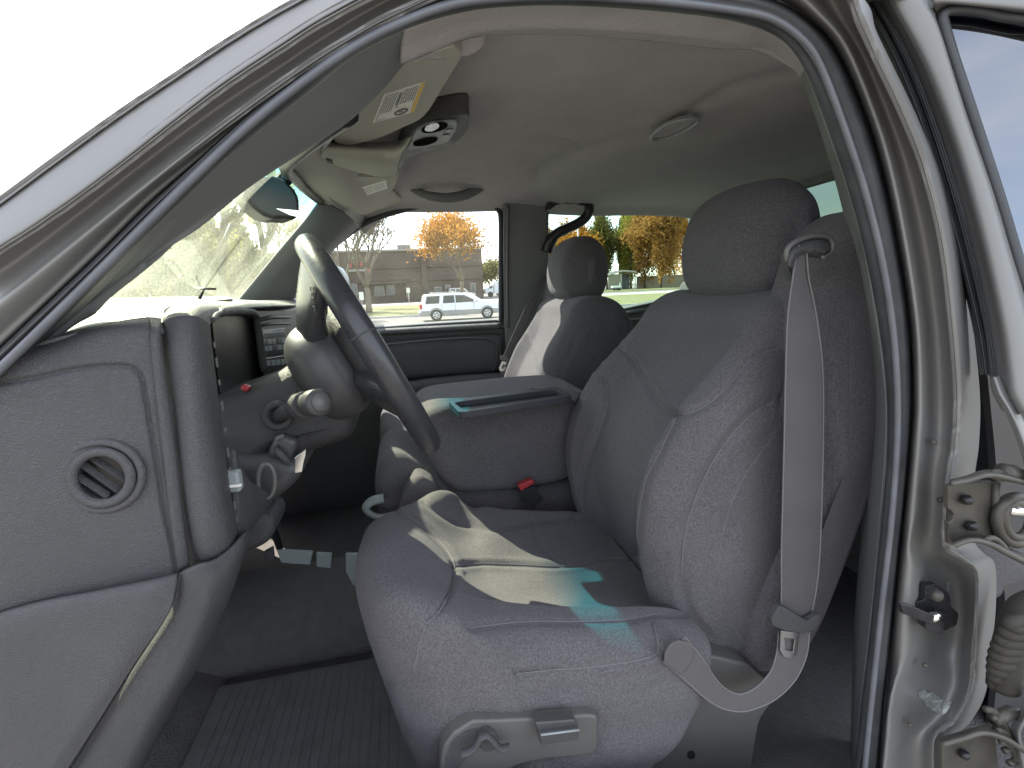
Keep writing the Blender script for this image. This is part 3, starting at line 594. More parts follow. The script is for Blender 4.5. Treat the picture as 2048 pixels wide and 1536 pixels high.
# near end of the dash: side panel, ridge, pad round the instruments
top = lambda: None
c = []
def zrow(px, y): return PL(px, y)
side_rows = [
 [P(-120,700,.47), P(-120,800,.462), P(-120,1000,.46), P(-120,1262,.46)],
 [P(60,690,.485), P(60,730,.468), P(60,900,.462), P(60,1206,.462)],
 [P(180,655,.50), P(180,690,.472), P(185,900,.466), P(190,1182,.466)],
 [P(250,640,.505), P(252,680,.476), P(268,900,.470), P(300,1159,.470)],
 [P(296,634,.51), P(302,680,.482), P(325,900,.476), P(356,1148,.476)]]
sp = sheet('dash_side_panel', side_rows, 170, 130, M['plas'], truck, thick=.004); facing(sp)
groove(sp, [[(-60,775),(60,757),(150,738),(230,732),(268,737),(284,757),(292,800),(305,880),(325,1000),(345,1100),(352,1148)]], 4.5, .0035)
part(sp, 'large grey end panel of the dashboard with a round side vent')
inset_region(sp, [(203+55*math.cos(t), 954+48*math.sin(t)) for t in [i*math.pi/12 for i in range(24)]], -.024, 4)
# crown of the dash: from the panels' top edge over to the top pad
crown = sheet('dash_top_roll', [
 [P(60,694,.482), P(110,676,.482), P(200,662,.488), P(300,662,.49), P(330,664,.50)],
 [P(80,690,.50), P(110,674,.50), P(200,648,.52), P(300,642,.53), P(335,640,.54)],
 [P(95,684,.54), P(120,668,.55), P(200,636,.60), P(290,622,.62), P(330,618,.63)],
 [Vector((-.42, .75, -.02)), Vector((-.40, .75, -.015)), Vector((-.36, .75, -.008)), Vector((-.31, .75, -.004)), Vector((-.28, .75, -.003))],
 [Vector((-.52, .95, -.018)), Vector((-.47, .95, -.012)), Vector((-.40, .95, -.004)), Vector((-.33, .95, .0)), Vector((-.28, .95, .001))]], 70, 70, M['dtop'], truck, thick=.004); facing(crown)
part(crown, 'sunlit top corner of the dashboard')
# ridge strip and instrument pad, each rounded front to back
def vcol(px, ys): return [P(a, b, y) for (a, b), y in zip(px, ys)]
ridge = sheet('dash_ridge', [
 vcol([(318,640),(316,662),(318,700),(345,900),(360,1040),(372,1134)], [.53,.50,.492,.488,.488,.49]),
 vcol([(322,636),(321,658),(324,700),(351,900),(367,1040),(379,1133)], [.525,.49,.482,.477,.477,.48]),
 vcol([(300,634),(300,655),(302,700),(325,900),(342,1040),(357,1142)], [.52,.49,.478,.472,.472,.476]),
 vcol([(290,634),(292,655),(297,700),(320,900),(338,1040),(353,1146)], [.53,.505,.494,.488,.488,.49])], 80, 24, M['plas'], truck, thick=.003); facing(ridge)
pad_rows = [
 vcol([(322,650),(326,700),(340,820),(358,960),(372,1060),(386,1112),(402,1124)], [.53,.51,.505,.502,.502,.505,.515]),
 vcol([(330,640),(338,700),(352,820),(368,960),(384,1060),(398,1114),(412,1126)], [.505,.488,.482,.478,.478,.482,.49]),
 vcol([(362,632),(372,700),(386,820),(400,960),(414,1060),(424,1108),(432,1120)], [.50,.484,.478,.474,.474,.478,.486]),
 vcol([(396,634),(404,700),(418,820),(436,960),(450,1050),(456,1088),(458,1102)], [.51,.496,.490,.486,.486,.49,.498]),
 vcol([(412,642),(420,700),(434,820),(452,960),(466,1040),(472,1066),(472,1084)], [.53,.52,.512,.508,.508,.512,.518]),
 vcol([(420,650),(426,705),(440,820),(458,960),(471,1036),(477,1060),(478,1076)], [.56,.55,.545,.54,.54,.544,.55])]
pad = sheet('instrument_pad', pad_rows, 150, 70, M['plas'], truck, thick=.004); facing(pad)
part(pad, 'grained grey padded surround left of the instruments')
# hood over the instruments: from the pad's top, across to the centre stack
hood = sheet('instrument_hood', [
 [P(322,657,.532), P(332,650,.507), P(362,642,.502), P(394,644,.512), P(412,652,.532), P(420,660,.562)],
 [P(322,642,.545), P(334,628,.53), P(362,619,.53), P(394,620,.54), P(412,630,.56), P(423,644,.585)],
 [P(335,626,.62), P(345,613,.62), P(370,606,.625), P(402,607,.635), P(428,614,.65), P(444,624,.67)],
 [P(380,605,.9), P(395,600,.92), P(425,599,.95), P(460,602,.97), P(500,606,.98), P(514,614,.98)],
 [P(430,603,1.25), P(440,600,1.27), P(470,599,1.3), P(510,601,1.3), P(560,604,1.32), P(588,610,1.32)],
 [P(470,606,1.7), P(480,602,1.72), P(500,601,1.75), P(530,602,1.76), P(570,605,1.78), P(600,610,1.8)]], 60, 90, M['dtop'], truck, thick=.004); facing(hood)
# instrument recess
rc = mesh('instrument_recess', [PX(u, v, -.262) for u, v in ((424,640),(440,622),(470,616),(500,618),(516,640),(528,740),(522,800),(480,870),(450,880))], [tuple(range(9))], M['black'], truck, smooth=False); facing(rc)
rw_ = sheet('recess_wall', [[P(512,630,.965), P(516,660,.97), P(522,700,.965), P(528,745,.955), P(520,800,.94)], [PX(512,630,-.262), PX(516,660,-.262), PX(522,700,-.262), PX(528,745,-.262), PX(520,800,-.262)]], 20, 4, M['plas_dk'], truck, thick=.002); facing(rw_)
bz = tube('bezel_edge', [P(425,640,.585), P(436,628,.63), P(455,622,.75), P(490,622,.90), P(510,630,.965), P(516,660,.97), P(522,700,.965), P(528,745,.955)], [.003, .006, .007, .007, .007, .007, .006], M['plas'], truck, n=8, seg=50)
# clips left where the bezel trim snaps in, along the pad's edge
for i, t in enumerate((690, 725, 765, 812, 860, 905, 940, 1010, 1040)):
    e = 424+(t-650)*.128
    rbox('trim_clip', P(e, t, .548), (.002, .004, .010 if i % 2 else .006), M['plas_lt'], truck, .001)
# silver release handle on the edge of the knee panel
hb = rbox('bonnet_release', P(464, 962, .545), (.018, .014, .022), M['silvpl'], truck, .003); part(hb, 'small grey bonnet release handle with a bright edge')
rbox('handle_edge', P(466, 972, .536), (.016, .004, .003), M['white'], hb, .001)
# round side vent: nested rings, well and slats
vc = P(202, 950, .462); vn = 0
def ring(name, u, v, y, ru, rv, r, m, par, flat=1):
    return tube(name, [P(u+ru*math.cos(t), v+rv*math.sin(t), y) for t in [i*math.pi/24 for i in range(48)]], r, m, par, n=10, closed=True, flat=flat)
vr = ring('side_vent', 203, 952, .4675, 81, 68, .0034, M['plas'], sp); part(vr, 'round air vent with three slanted slats')
ring('vent_ring', 203, 955, .4660, 59, 52, .0042, M['plas'], sp)
mesh('vent_back', [P(203+58*math.cos(t), 954+50*math.sin(t), .4800) for t in [i*math.pi/20 for i in range(40)]], [tuple(range(40))], M['black'], sp, smooth=False)
for a, b in (((178, 919), (246, 962)), ((156, 931), (230, 985)), ((148, 956), (205, 993))):
    p, q = P(*a, .469), P(*b, .469); d = (q-p)
    prism('vent_slat', [p, q, q+Vector((.001, .006, .003)), p+Vector((.001, .006, .003))], Vector((.0025, 0, -.003)), M['plas'], sp, bevel=.0004)
# lower trims: kick panel and dash underside
kick = sheet('kick_panel', [
 [P(-120,1262,.455), P(60,1206,.455), P(190,1180,.455), P(300,1158,.455), P(354,1147,.46)],
 [P(-120,1290,.448), P(60,1226,.448), P(190,1200,.448), P(300,1180,.448), P(352,1172,.455)],
 [P(-120,1400,.446), P(40,1330,.446), P(180,1290,.446), P(270,1260,.446), P(336,1228,.45)],
 [P(-120,1540,.446), P(20,1500,.446), P(120,1440,.446), P(200,1390,.446), P(268,1330,.45)],
 [P(-120,1700,.446), P(0,1680,.446), P(40,1620,.446), P(90,1560,.446), P(160,1500,.45)],
 [P(-120,1900,.446), P(-60,1840,.446), P(-20,1780,.446), P(20,1700,.446), P(80,1620,.45)]], 90, 70, M['plas'], truck, thick=.004); facing(kick)
part(kick, 'smooth grey kick panel below the dash')
knee = sheet('knee_panel', [
 [P(358,1146,.478), P(352,1190,.478), P(330,1240,.478), P(262,1344,.478), P(160,1510,.478), P(70,1650,.478)],
 [P(364,1143,.462), P(362,1190,.462), P(342,1240,.462), P(276,1344,.462), P(176,1510,.462), P(86,1650,.462)],
 [P(400,1130,.462), P(398,1180,.462), P(378,1240,.462), P(330,1344,.462), P(250,1480,.462), P(160,1650,.462)],
 [P(440,1116,.475), P(434,1170,.470), P(412,1240,.470), P(366,1344,.47), P(300,1460,.47), P(230,1600,.47)],
 [P(490,1070,.51), P(482,1110,.50), P(452,1200,.50), P(392,1330,.50), P(330,1440,.50), P(262,1580,.50)],
 [P(500,1060,.56), P(492,1100,.55), P(458,1200,.55), P(398,1330,.55), P(334,1440,.55), P(266,1580,.55)]], 100, 60, M['plas'], truck, thick=.004); facing(knee)
part(knee, 'grey hinge pillar trim curving down from the dash')
kb = sheet('knee_bolster', [
 [P(470,1085,.55), P(474,1000,.55), P(470,900,.56)],
 [P(486,1090,.56), P(500,1020,.58), P(500,960,.60)],
 [P(498,1062,.62), P(530,1020,.66), P(545,985,.68)],
 [P(515,1050,.72), P(548,1010,.76), P(556,965,.78)]], 40, 30, M['plas'], truck, thick=.004); facing(kb)
prism('lower_dash', [(-.235, .60, -.20), (-.25, .60, -.30), (-.31, .60, -.39), (-.55, .60, -.44), (-.60, .60, -.2)], (0, .4, 0), M['plas_dk'], truck, bevel=.01)
# centre stack: surround, radio, buttons
cs = mesh('centre_stack', [PX(512,622,-0.2670), PX(600,622,-0.2670), PX(600,770,-0.2670), PX(524,770,-0.2670)], [(0, 1, 2, 3)], M['plas_dk'], truck, smooth=False)
tube('stack_moulding', [PX(518,640,-0.2640), PX(545,634,-0.2640), PX(580,634,-0.2640)], .004, M['plas_lt'], truck, n=6)
tube('stack_moulding', [PX(518,652,-0.2640), PX(545,647,-0.2640), PX(580,647,-0.2640)], .003, M['plas_lt'], truck, n=6)
rd = prism('radio', [PX(522,660,-0.2590), PX(572,655,-0.2590), PX(577,705,-0.2590), PX(529,712,-0.2590)], (-.02, 0, 0), M['black'], truck, bevel=.002)
prism('radio_display', [PX(525,664,-0.2575), PX(568,660,-0.2575), PX(570,672,-0.2575), PX(527,677,-0.2575)], (-.002, 0, 0), M['lcd'], rd)
for r in range(2):
    for k in range(5):
        u0 = 527+k*9.2+r*1.5; v0 = 680+r*13-k*.9
        prism('radio_button', [PX(u0, v0, -0.2555), PX(u0+7, v0-.6, -0.2555), PX(u0+8, v0+9, -0.2555), PX(u0+1, v0+9.6, -0.2555)], (-.004, 0, 0), M['silvpl'] if (k+r) % 3 else M['plas_dk'], rd, bevel=.0006)
ht = prism('climate_control', [PX(530,716,-0.2590), PX(580,709,-0.2590), PX(584,735,-0.2590), PX(534,744,-0.2590)], (-.02, 0, 0), M['black'], truck, bevel=.002)
for k in range(4): prism('climate_button', [PX(533+k*10, 722-k, -0.2555), PX(540+k*10, 721-k, -0.2555), PX(542+k*10, 731-k, -0.2555), PX(535+k*10, 733-k, -0.2555)], (-.004, 0, 0), M['silvpl'], ht, bevel=.0006)
# ================= steering column and wheel
col = [Vector((-.26, .80, -.235)), Vector((-.20, .80, -.20)), Vector((-.15, .80, -.175)), Vector((-.10, .80, -.145))]
sc_ = pillow('steering_column', [(-.30, -.16), (-.20, -.115), (-.135, -.085), (-.105, -.08), (-.085, -.12), (-.075, -.165), (-.085, -.20), (-.125, -.215), (-.165, -.225), (-.20, -.245), (-.24, -.285), (-.30, -.31)], .715, .885, .03, M['col'], truck, nu=110, ny=16, bulge=.01)
part(sc_, 'grey steering column shroud')
# dark lower shroud with tilt lever and ignition housing
lw = pillow('column_lower_cover', [(-.27, -.20), (-.215, -.205), (-.175, -.21), (-.15, -.225), (-.16, -.25), (-.195, -.275), (-.24, -.30), (-.285, -.30)], .69, .87, .018, M['plas_dk'], truck, nu=90, ny=12)
ring('stalk_boot', 556, 831, .700, 25, 23, .005, M['col'], sc_)
mesh('stalk_hole', [P(556+23*math.cos(t), 831+21*math.sin(t), .704) for t in [i*math.pi/16 for i in range(32)]], [tuple(range(32))], M['black'], sc_, smooth=False)
sk = tube('indicator_stalk', [P(552,834,.72), P(570,824,.69), P(590,818,.665)], .0095, M['plas_dk'], truck, n=14, seg=8); part(sk, 'black multifunction stalk with a silver end button')
tube('stalk_knob', [P(588,815,.668), P(596,813,.660), P(612,809,.645), P(640,804,.62)], [.012, .0135, .0165, .0165], M['plas_dk'], sk, n=24, seg=12)
tube('stalk_button', [P(640,804,.6205), P(643,803.4,.6175)], .0115, M['plas_lt'], sk, n=24)
for k in range(5): tube('stalk_rib', [P(597+k*3.2, 812.5-k*.7, .659-k*.0032), P(598.6+k*3.2, 812.2-k*.7, .6575-k*.0032)], .0150+.0005*k, M['plas'], sk, n=24)
prism('stalk_paddle', [P(576,797,.672), P(584,789,.672), P(592,795,.672), P(594,806,.668), P(590,818,.668), P(582,806,.67)], (.002, .012, 0), M['plas_dk'], sk, bevel=.002)
# hazard switch on top of the column, gear hints
rbox('hazard_button', P(492, 775, .73), (.010, .014, .008), M['red'], truck, .003, (0, .5, 0))
tube('tilt_lever', [P(552,895,.69), P(565,912,.68), P(578,926,.68)], .005, M['plas'], lw, n=8)
rbox('ignition_lock', P(568,893,.70), (.03, .02, .035), M['plas_dk'], lw, .008, (0, .5, 0))
rbox('column_button', P(560,874,.69), (.012, .008, .006), M['plas_lt'], lw, .002, (0, -.4, 0))
ring('park_brake_release', 533, 962, .66, 17, 34, .0028, M['plas_lt'], lw)
dkt = pillow('column_cup', [(-.24, -.27), (-.20, -.275), (-.185, -.29), (-.195, -.315), (-.225, -.325), (-.25, -.31)], .66, .74, .012, M['col'], truck, nu=60, ny=8)
# wheel
wc = Vector((-.0485, .772, -.0810)); ax = Vector((.902, 0, .432)).normalized(); up_ = Vector((-.432, 0, .902)).normalized(); sd = Vector((-.12, 1, 0)).normalized(); ax = (ax-sd*ax.dot(sd)).normalized(); up_ = sd.cross(ax)*-1 if sd.cross(ax).z < 0 else sd.cross(ax); Rw = .165
def WP(a, r=Rw, d=0): return wc + (up_*math.cos(a)+sd*math.sin(a))*r + ax*d
wh = empty('steering_wheel'); C.objects.unlink(wh); bpy.data.objects.remove(wh)
V, Fc = tube(None, [WP(i*2*math.pi/96) for i in range(96)], .0168, None, n=18, closed=True, up=tuple(ax))
rim = mesh('steering_wheel', V, Fc, M['wheel'], truck); part(rim, 'dark leather steering wheel seen edge on')
# splits in the rim cover
for a in (-1.35, 1.35): tube('rim_seam', [WP(a), WP(a+.012)], .0172, M['plas'], rim, n=20)
# hub shell (dash side) and airbag pad (driver side)
def blob(name, cen, su, ss, sa_, m, par, e=2.6, n=28):
    V = []; Fc = []
    for i in range(n+1):
        ph = -math.pi/2+math.pi*i/n
        for j in range(2*n):
            th_ = math.pi*j/n
            f = lambda q: math.copysign(abs(q)**(2/e), q)
            V.append(cen+up_*su*f(math.cos(ph))*f(math.cos(th_))+sd*ss*f(math.cos(ph))*f(math.sin(th_))+ax*sa_*f(math.sin(ph)))
    for i in range(n):
        for j in range(2*n): a = i*2*n+j; b = i*2*n+(j+1) % (2*n); Fc.append((a, b, b+2*n, a+2*n))
    return mesh(name, V, Fc, m, par)
blob('airbag_pad', wc-ax*.012-up_*.002, .080, .092, .032, M['col'], rim)
blob('hub_shell', wc-ax*.066+up_*.004, .074, .092, .046, M['plas_dk'], rim)
def spoke(a, w0, w1, d0=-.062, d1=-.004):
    rows = []
    for t in (0, .2, .4, .6, .8, 1):
        r = .05+(Rw-.05)*t; d = d0+(d1-d0)*t**1.5; wd = w0+(w1-w0)*t; th_ = .022-.012*t
        c0 = WP(a, r, d); tdir = (-up_*math.sin(a)+sd*math.cos(a)); ln = []
        for k in range(16):
            q = 2*math.pi*k/16; ln.append(c0+tdir*wd*math.copysign(abs(math.cos(q))**.7, math.cos(q))+ax*th_*math.copysign(abs(math.sin(q))**.7, math.sin(q)))
        rows.append(ln)
    V, Fc = grid(rows, closed_u=True); return mesh('spoke', V, Fc, M['wheel'], rim)
for a in (-.62, .62): spoke(a, .030, .042)
for a in (-1.95, 1.95): spoke(a, .024, .026, -.03)
# embossed airbag lettering on the near upper spoke
tx = bpy.data.curves.new('airbag_lettering', 'FONT'); tx.body = 'AIRBAG'; tx.size = .0095; tx.extrude = .0004; tx.align_x = 'CENTER'
to = bpy.data.objects.new('airbag_lettering', tx); C.objects.link(to)
dg = bpy.context.evaluated_depsgraph_get(); tm = bpy.data.meshes.new_from_object(to.evaluated_get(dg)); bpy.data.objects.remove(to)
dgp = bpy.context.evaluated_depsgraph_get(); hit, tp, tnn, _i, _o, _m = sc.ray_cast(dgp, Vector((0, 0, 0)), ray(632, 600).normalized())
if tnn.dot(tp) > 0: tnn = -tnn
if not hit or tp.y > .9: tp = P(632, 600, .70); tnn = Vector((0, -1, 0))
tp = tp+tnn*.0012
X_ = Vector((.15, .0, .97)).normalized(); X_ = (X_-tnn*X_.dot(tnn)).normalized(); Z_ = tnn.copy(); Z_ = (Z_-X_*Z_.dot(X_)).normalized(); Y_ = Z_.cross(X_)
for v in tm.vertices: v.co = tp + X_*v.co.x + Y_*v.co.y + Z_*v.co.z
tl = bpy.data.objects.new('airbag_lettering', tm); C.objects.link(tl); tm.materials.clear(); tm.materials.append(M['plas']); setpar(tl, rim)
# key in the ignition (its own thing)
ky = prism('ignition_key', PL([(603,905),(612,898),(611,912),(608,921),(604,944),(590,947),(588,943),(590,925),(589,916)], .655), (0, .004, 0), M['chrome'], None, bevel=.0008)
tag(ky, 'small silver key hanging from the ignition under the steering column', 'key')
# ================= seats
CUSH = [(.05, -.84), (.00, -.76), (-.045, -.65), (-.070, -.54), (-.088, -.45), (-.094, -.385), (-.076, -.350), (-.030, -.352), (.04, -.392), (.14, -.425), (.24, -.446), (.34, -.466), (.385, -.495), (.385, -.545), (.365, -.60), (.31, -.665), (.22, -.72), (.13, -.80)]
BACK = [(.42, -.60), (.372, -.53), (.345, -.45), (.332, -.36), (.345, -.28), (.388, -.20), (.44, -.14), (.487, -.085), (.515, -.045), (.56, -.022), (.61, -.022), (.655, -.045), (.675, -.10), (.665, -.22), (.63, -.36), (.585, -.50), (.55, -.60), (.48, -.63)]
HEADP = [(.555, -.035), (.527, -.01), (.517, .03), (.520, .08), (.537, .125), (.572, .152), (.615, .155), (.652, .130), (.668, .08), (.668, .03), (.655, -.01), (.63, -.035), (.59, -.042)]
def sstep(x, a, b):
    t = min(1, max(0, (x-a)/(b-a))); return t*t*(3-2*t)
def make_seat(yc, s, label, near, dx=0, dz=0):
    """s=+1: outboard side towards the camera (driver); s=-1 mirrored"""
    Y = lambda d: yc-s*d   # d>0 outboard
    sh_ = lambda L: [(a+dx, b+dz) for a, b in L]
    def dispc(p):
        d = s*(yc-p.y)         # outboard positive, -.2..+.26
        q = p.copy()
        if p.z > -.53:
            w_ = sstep(p.z, -.53, -.45)
            cen = 1-abs((d-.02)/.185)**3.2
            cen = max(0, cen)*sstep(p.x, .0, .10)
            dip = .052*cen*(.75+.5*sstep(p.x, .1, .35))
            q.z -= dip*w_
            # inner end is lower
            q.z -= .028*sstep(-d, .08, .22)*w_*sstep(p.x, .02, .1)
            q.z -= .048*sstep(-d, -.14, .16)*w_*(1-sstep(p.x, .0, .14))
            q.z += .004*math.sin(p.x*38+d*9)*math.sin(d*31)*w_*cen
        q.x += .085*sstep(-d, .0, .18)*(1-sstep(p.x, -.08, .18))
        # front corners taper back
        r = abs(d-.02)/.25; q.x += .13*max(0, r-.35)**2*(1-sstep(p.x, -.13, .24))
        if near: # fabric skirt wrinkles on the side
            if d > .2: q.y += -s*.0025*math.sin(p.z*70+p.x*24)*sstep(-p.z, .50, .58)
        return q
    y0, y1 = sorted((Y(.285), Y(-.20)))
    cush = pillow('seat_cushion', CUSH, y0, y1, .050, M['seat'], truck, nu=360 if near else 140, ny=150 if near else 50, disp=dispc, bulge=.012, K=14, radial=True)
    part(cush, label)
    def dispb(p):
        d = s*(yc-p.y); q = p.copy()
        fr_ = 1-sstep(p.x-(.36+max(0, (p.z+.36))*.45), .02, .10)   # only the front face
        fr_ = fr_*sstep(p.z, -.62, -.5)
        bol = max(0, 1-((abs(d-.0)-.165)/.065)**2) if abs(abs(d)-.165) < .065 else 0
        q.x += fr_*(.030*max(0, 1-(abs(d)/.15)**4)*sstep(-p.z, -.0, .2) - .012*bol*sstep(-p.z, .05, .2))
        q.x += fr_*.012*math.exp(-((p.z+.30)/.10)**2)*max(0, 1-(d/.15)**2)*-1
        # shoulders narrow towards the top
        t = sstep(p.z, -.22, -.02); q.y += s*0 + (yc-p.y)*.10*t*sstep(abs(d), .1, .24)
        # bottom narrows
        return q
    yb0, yb1 = sorted((Y(.205), Y(-.235)))
    back = pillow('backrest', BACK, yb0, yb1, .052, M['seat'], cush, nu=330 if near else 150, ny=130 if near else 50, disp=dispb, bulge=.008, K=14)
    yh0, yh1 = sorted((Y(.125), Y(-.125)))
    def disph(p):
        d = s*(yc-p.y); q = p.copy(); q.x += .02*(d/.125)**2*(1-sstep(p.x, .55, .65)); q.z -= .014*(d/.125)**2*sstep(p.z, .05, .15); return q
    hr = pillow('headrest', HEADP, yh0, yh1, .055, M['seat_ins'], cush, nu=120, ny=40, disp=disph, bulge=.012, K=12)
    for d in (.045, -.045): tube('headrest_post', [Vector((.60, yc+d, -.06)), Vector((.60, yc+d, .0))], .006, M['blacksteel'], hr, n=8)
    # outboard tower that carries the belt guide
    TOW = [(.555, -.30), (.53, -.18), (.525, -.09), (.545, -.02), (.565, .035), (.600, .075), (.640, .088), (.685, .072), (.715, .025), (.720, -.06), (.705, -.18), (.675, -.32), (.635, -.45), (.59, -.56), (.53, -.60), (.47, -.58), (.50, -.45), (.53, -.38)]
    yt0, yt1 = sorted((Y(.235), Y(.115)))
    tow = pillow('belt_tower', TOW, yt0, yt1, .035, M['seat'], cush, nu=200, ny=24, bulge=.01, K=12)
    for o in (cush, back, hr, tow):
        if dx or dz:
            for v in o.data.vertices: v.co.x += dx*sstep(v.co.z-truck.location.z*0+(0 if o.parent is None else wloc(o).z), -.26, .02); v.co.z += dz
    return cush, back, hr, tow
dc, dbk, dh, dtw = make_seat(.80, 1, 'grey velour driver seat, sun and teal light across its cushion', True)
# side and nose panels, seams and piping of the driver cushion
groove(dc, [[(790,1022),(830,1042),(868,1072),(897,1105),(909,1135),(903,1175),(880,1220),(852,1248)]], 6, .0045, True)
groove(dc, [[(905,1132),(960,1127),(1040,1130),(1100,1133),(1150,1130),(1215,1117),(1262,1117)]], 5, .004, True)
groove(dc, [[(850,1000),(880,1022),(915,1040),(960,1052),(1010,1052),(1070,1040),(1150,1030)]], 9, .007)
groove(dc, [[(1065,1043),(1075,1075),(1092,1103),(1120,1128)]], 5, .003)
groove(dc, [[(940,1256),(1000,1248),(1060,1243),(1150,1243),(1240,1240),(1312,1228),(1370,1228)]], 7, .005)
inset_region(dc, [(868,1640),(872,1515),(885,1480),(905,1455),(940,1437),(1000,1433),(1100,1428),(1185,1421),(1204,1430),(1206,1500),(1190,1520),(1100,1530),(1040,1545),(1000,1640)], -.008, 14)
groove(dc, [[(1030,1348),(1100,1340),(1200,1332),(1305,1312),(1315,1285),(1306,1245)]], 5, .004, True)
groove(dc, [[(1000,1380),(1080,1386),(1170,1378),(1250,1362),(1320,1340)], [(1180,1400),(1280,1385),(1350,1362)], [(740,1350),(780,1372),(850,1368)]], 12, .0035)
groove(dc, [[(1330,1250),(1360,1275),(1395,1318)], [(1300,1290),(1318,1300),(1340,1330)]], 6, .004)
# driver backrest seams
groove(dbk, [[(1225,685),(1262,712),(1290,758),(1318,806),(1352,828),(1395,820),(1445,785),(1500,722),(1560,694)]], 5.5, .0045, True)
groove(dbk, [[(1192,732),(1212,762),(1216,800),(1203,850),(1182,900),(1168,955),(1163,1010),(1170,1035)]], 7, .005, True)
groove(dbk, [[(1355,830),(1322,900),(1292,960),(1277,1040),(1272,1110)]], 8, .004, True)
groove(dbk, [[(1562,795),(1500,832),(1440,900),(1395,985),(1370,1070),(1363,1150),(1380,1225),(1420,1275)]], 9, .0055, True)
groove(dbk, [[(1548,872),(1490,950),(1452,1040),(1437,1140),(1450,1220),(1490,1290)]], 5, .003, True)
groove(dtw, [[(1640,748),(1680,755),(1715,752)]], 4, .002)
groove(dh, [[(1340,560),(1420,545),(1500,540),(1600,520)]], 5, .002)
stitch(dc, [[(790,1022),(830,1042),(868,1072),(897,1105),(909,1135),(903,1175),(880,1220),(852,1248)], [(905,1132),(960,1127),(1040,1130),(1100,1133),(1150,1130),(1215,1117),(1262,1117)], [(940,1256),(1000,1248),(1060,1243),(1150,1243),(1240,1240),(1312,1228)], [(1030,1348),(1100,1340),(1200,1332),(1305,1312),(1315,1285),(1306,1245)], [(850,1255),(838,1290),(828,1345)]])
stitch(dbk, [[(1225,685),(1262,712),(1290,758),(1318,806),(1352,828),(1395,820),(1445,785),(1500,722),(1560,694)], [(1355,830),(1322,900),(1292,960),(1277,1040),(1272,1110)], [(1562,795),(1500,832),(1440,900),(1395,985),(1370,1070),(1363,1150)], [(1192,732),(1212,762),(1216,800),(1203,850),(1182,900),(1168,955),(1163,1010)]])
stitch(dbk, [[(1548,872),(1490,950),(1452,1040),(1437,1140),(1450,1220),(1490,1290)]], .0006)
# plastic seat base with controls
pan = [(880,1580),(881,1520),(888,1492),(905,1468),(935,1448),(946,1442),(1000,1441),(1100,1436),(1180,1430),(1196,1434),(1196,1500),(1180,1512),(1100,1518),(1040,1530),(1010,1545),(960,1580)]
cpn = prism('seat_control_panel', PL(rpoly(pan, .2), .4975), (0, .03, 0), M['plas_lt'], dc, bevel=.004); part(cpn, 'grey plastic switch panel let into the side of the driver seat')
prism('panel_recess', PL(rpoly([(890,1575),(892,1515),(905,1482),(935,1460),(960,1458),(978,1478),(950,1500),(918,1530),(912,1575)], .3), .4962), (0, .002, 0), M['plas'], cpn)
rl = tube('recline_lever', PL([(922,1507),(940,1502),(953,1490),(962,1474),(975,1471),(986,1482),(996,1494),(1008,1497),(1020,1493)], .482), .0055, M['plas'], cpn, n=10, seg=60, up=(0, 1, 0), flat=.55); part(rl, 'wavy lumbar and recline lever')
prism('lever_hub', PL(rpoly([(955,1480),(972,1462),(992,1470),(1000,1490),(985,1505),(965,1505)], .3), .488), (0, .01, 0), M['plas'], cpn, bevel=.002)
sw1 = prism('seat_switch', PL([(1078,1468),(1158,1458),(1158,1480),(1082,1492)], .478), (0, .02, 0), M['plas_dk'], cpn, bevel=.002)
prism('seat_switch', PL([(1070,1446),(1150,1440),(1158,1456),(1077,1466)], .484), (0, .016, 0), M['plas_dk'], cpn, bevel=.002)
tube('switch_edge', PL([(1082,1470),(1158,1460)], .4775), .0012, M['silvpl'], sw1, n=6)
sb = prism('seat_base_cover', PL(rpoly([(960,1700),(1010,1560),(1130,1520),(1240,1508),(1290,1490),(1350,1432),(1392,1370),(1420,1310),(1500,1330),(1560,1385),(1520,1440),(1500,1560),(1490,1700)], .15), .56), (0, .08, 0), M['plas_lt'], dc, bevel=.006)
part(sb, 'grey plastic cover at the foot of the driver seat')
mesh('screw_hole', [P(1383+8*math.cos(t), 1510+9*math.sin(t), .5592) for t in [i*math.pi/10 for i in range(20)]], [tuple(range(20))], M['black'], sb, smooth=False)
tube('base_rail', PL([(1100,1540),(1180,1527),(1260,1518)], .53), .006, M['plas'], dc, n=8)
tube('base_bolt', PL([(1210,1532),(1222,1528)], .525), .010, M['silvpl'], dc, n=12)
prism('seat_riser', [(.0, .62, -.68), (.42, .62, -.60), (.46, .62, -.79), (.0, .62, -.79)], (0, .34, 0), M['carpet'], truck)
# belt guide, strap, latch plate, anchor loop of the driver belt
gdp = prism('guide_plate', PL(rpoly([(1576,527),(1577,500),(1593,484),(1625,475),(1655,477),(1664,492),(1648,508),(1625,512),(1611,522),(1604,560),(1586,562)], .2), .549), (0, .01, 0), M['plas_lt'], dtw, bevel=.002)
gd = sheet('belt_guide', [PL([(1572,520),(1576,500),(1592,484),(1625,474),(1655,476),(1664,492)], .548), PL([(1574,528),(1580,505),(1598,492),(1628,484),(1652,488),(1660,500)], .538), PL([(1580,532),(1590,508),(1605,500),(1620,502),(1632,500),(1650,505)], .534), PL([(1596,545),(1602,522),(1612,514),(1622,514),(1634,516),(1646,512)], .545)], 40, 20, M['plas'], dtw, thick=.004); facing(gd)
part(gd, 'grey plastic belt guide on the shoulder of the driver seat')
tube('guide_lip', PL([(1575,524),(1574,500),(1592,483),(1625,472),(1656,474),(1666,490),(1660,506),(1642,516)], .542), .0035, M['plas_lt'], gd, n=8, seg=40)
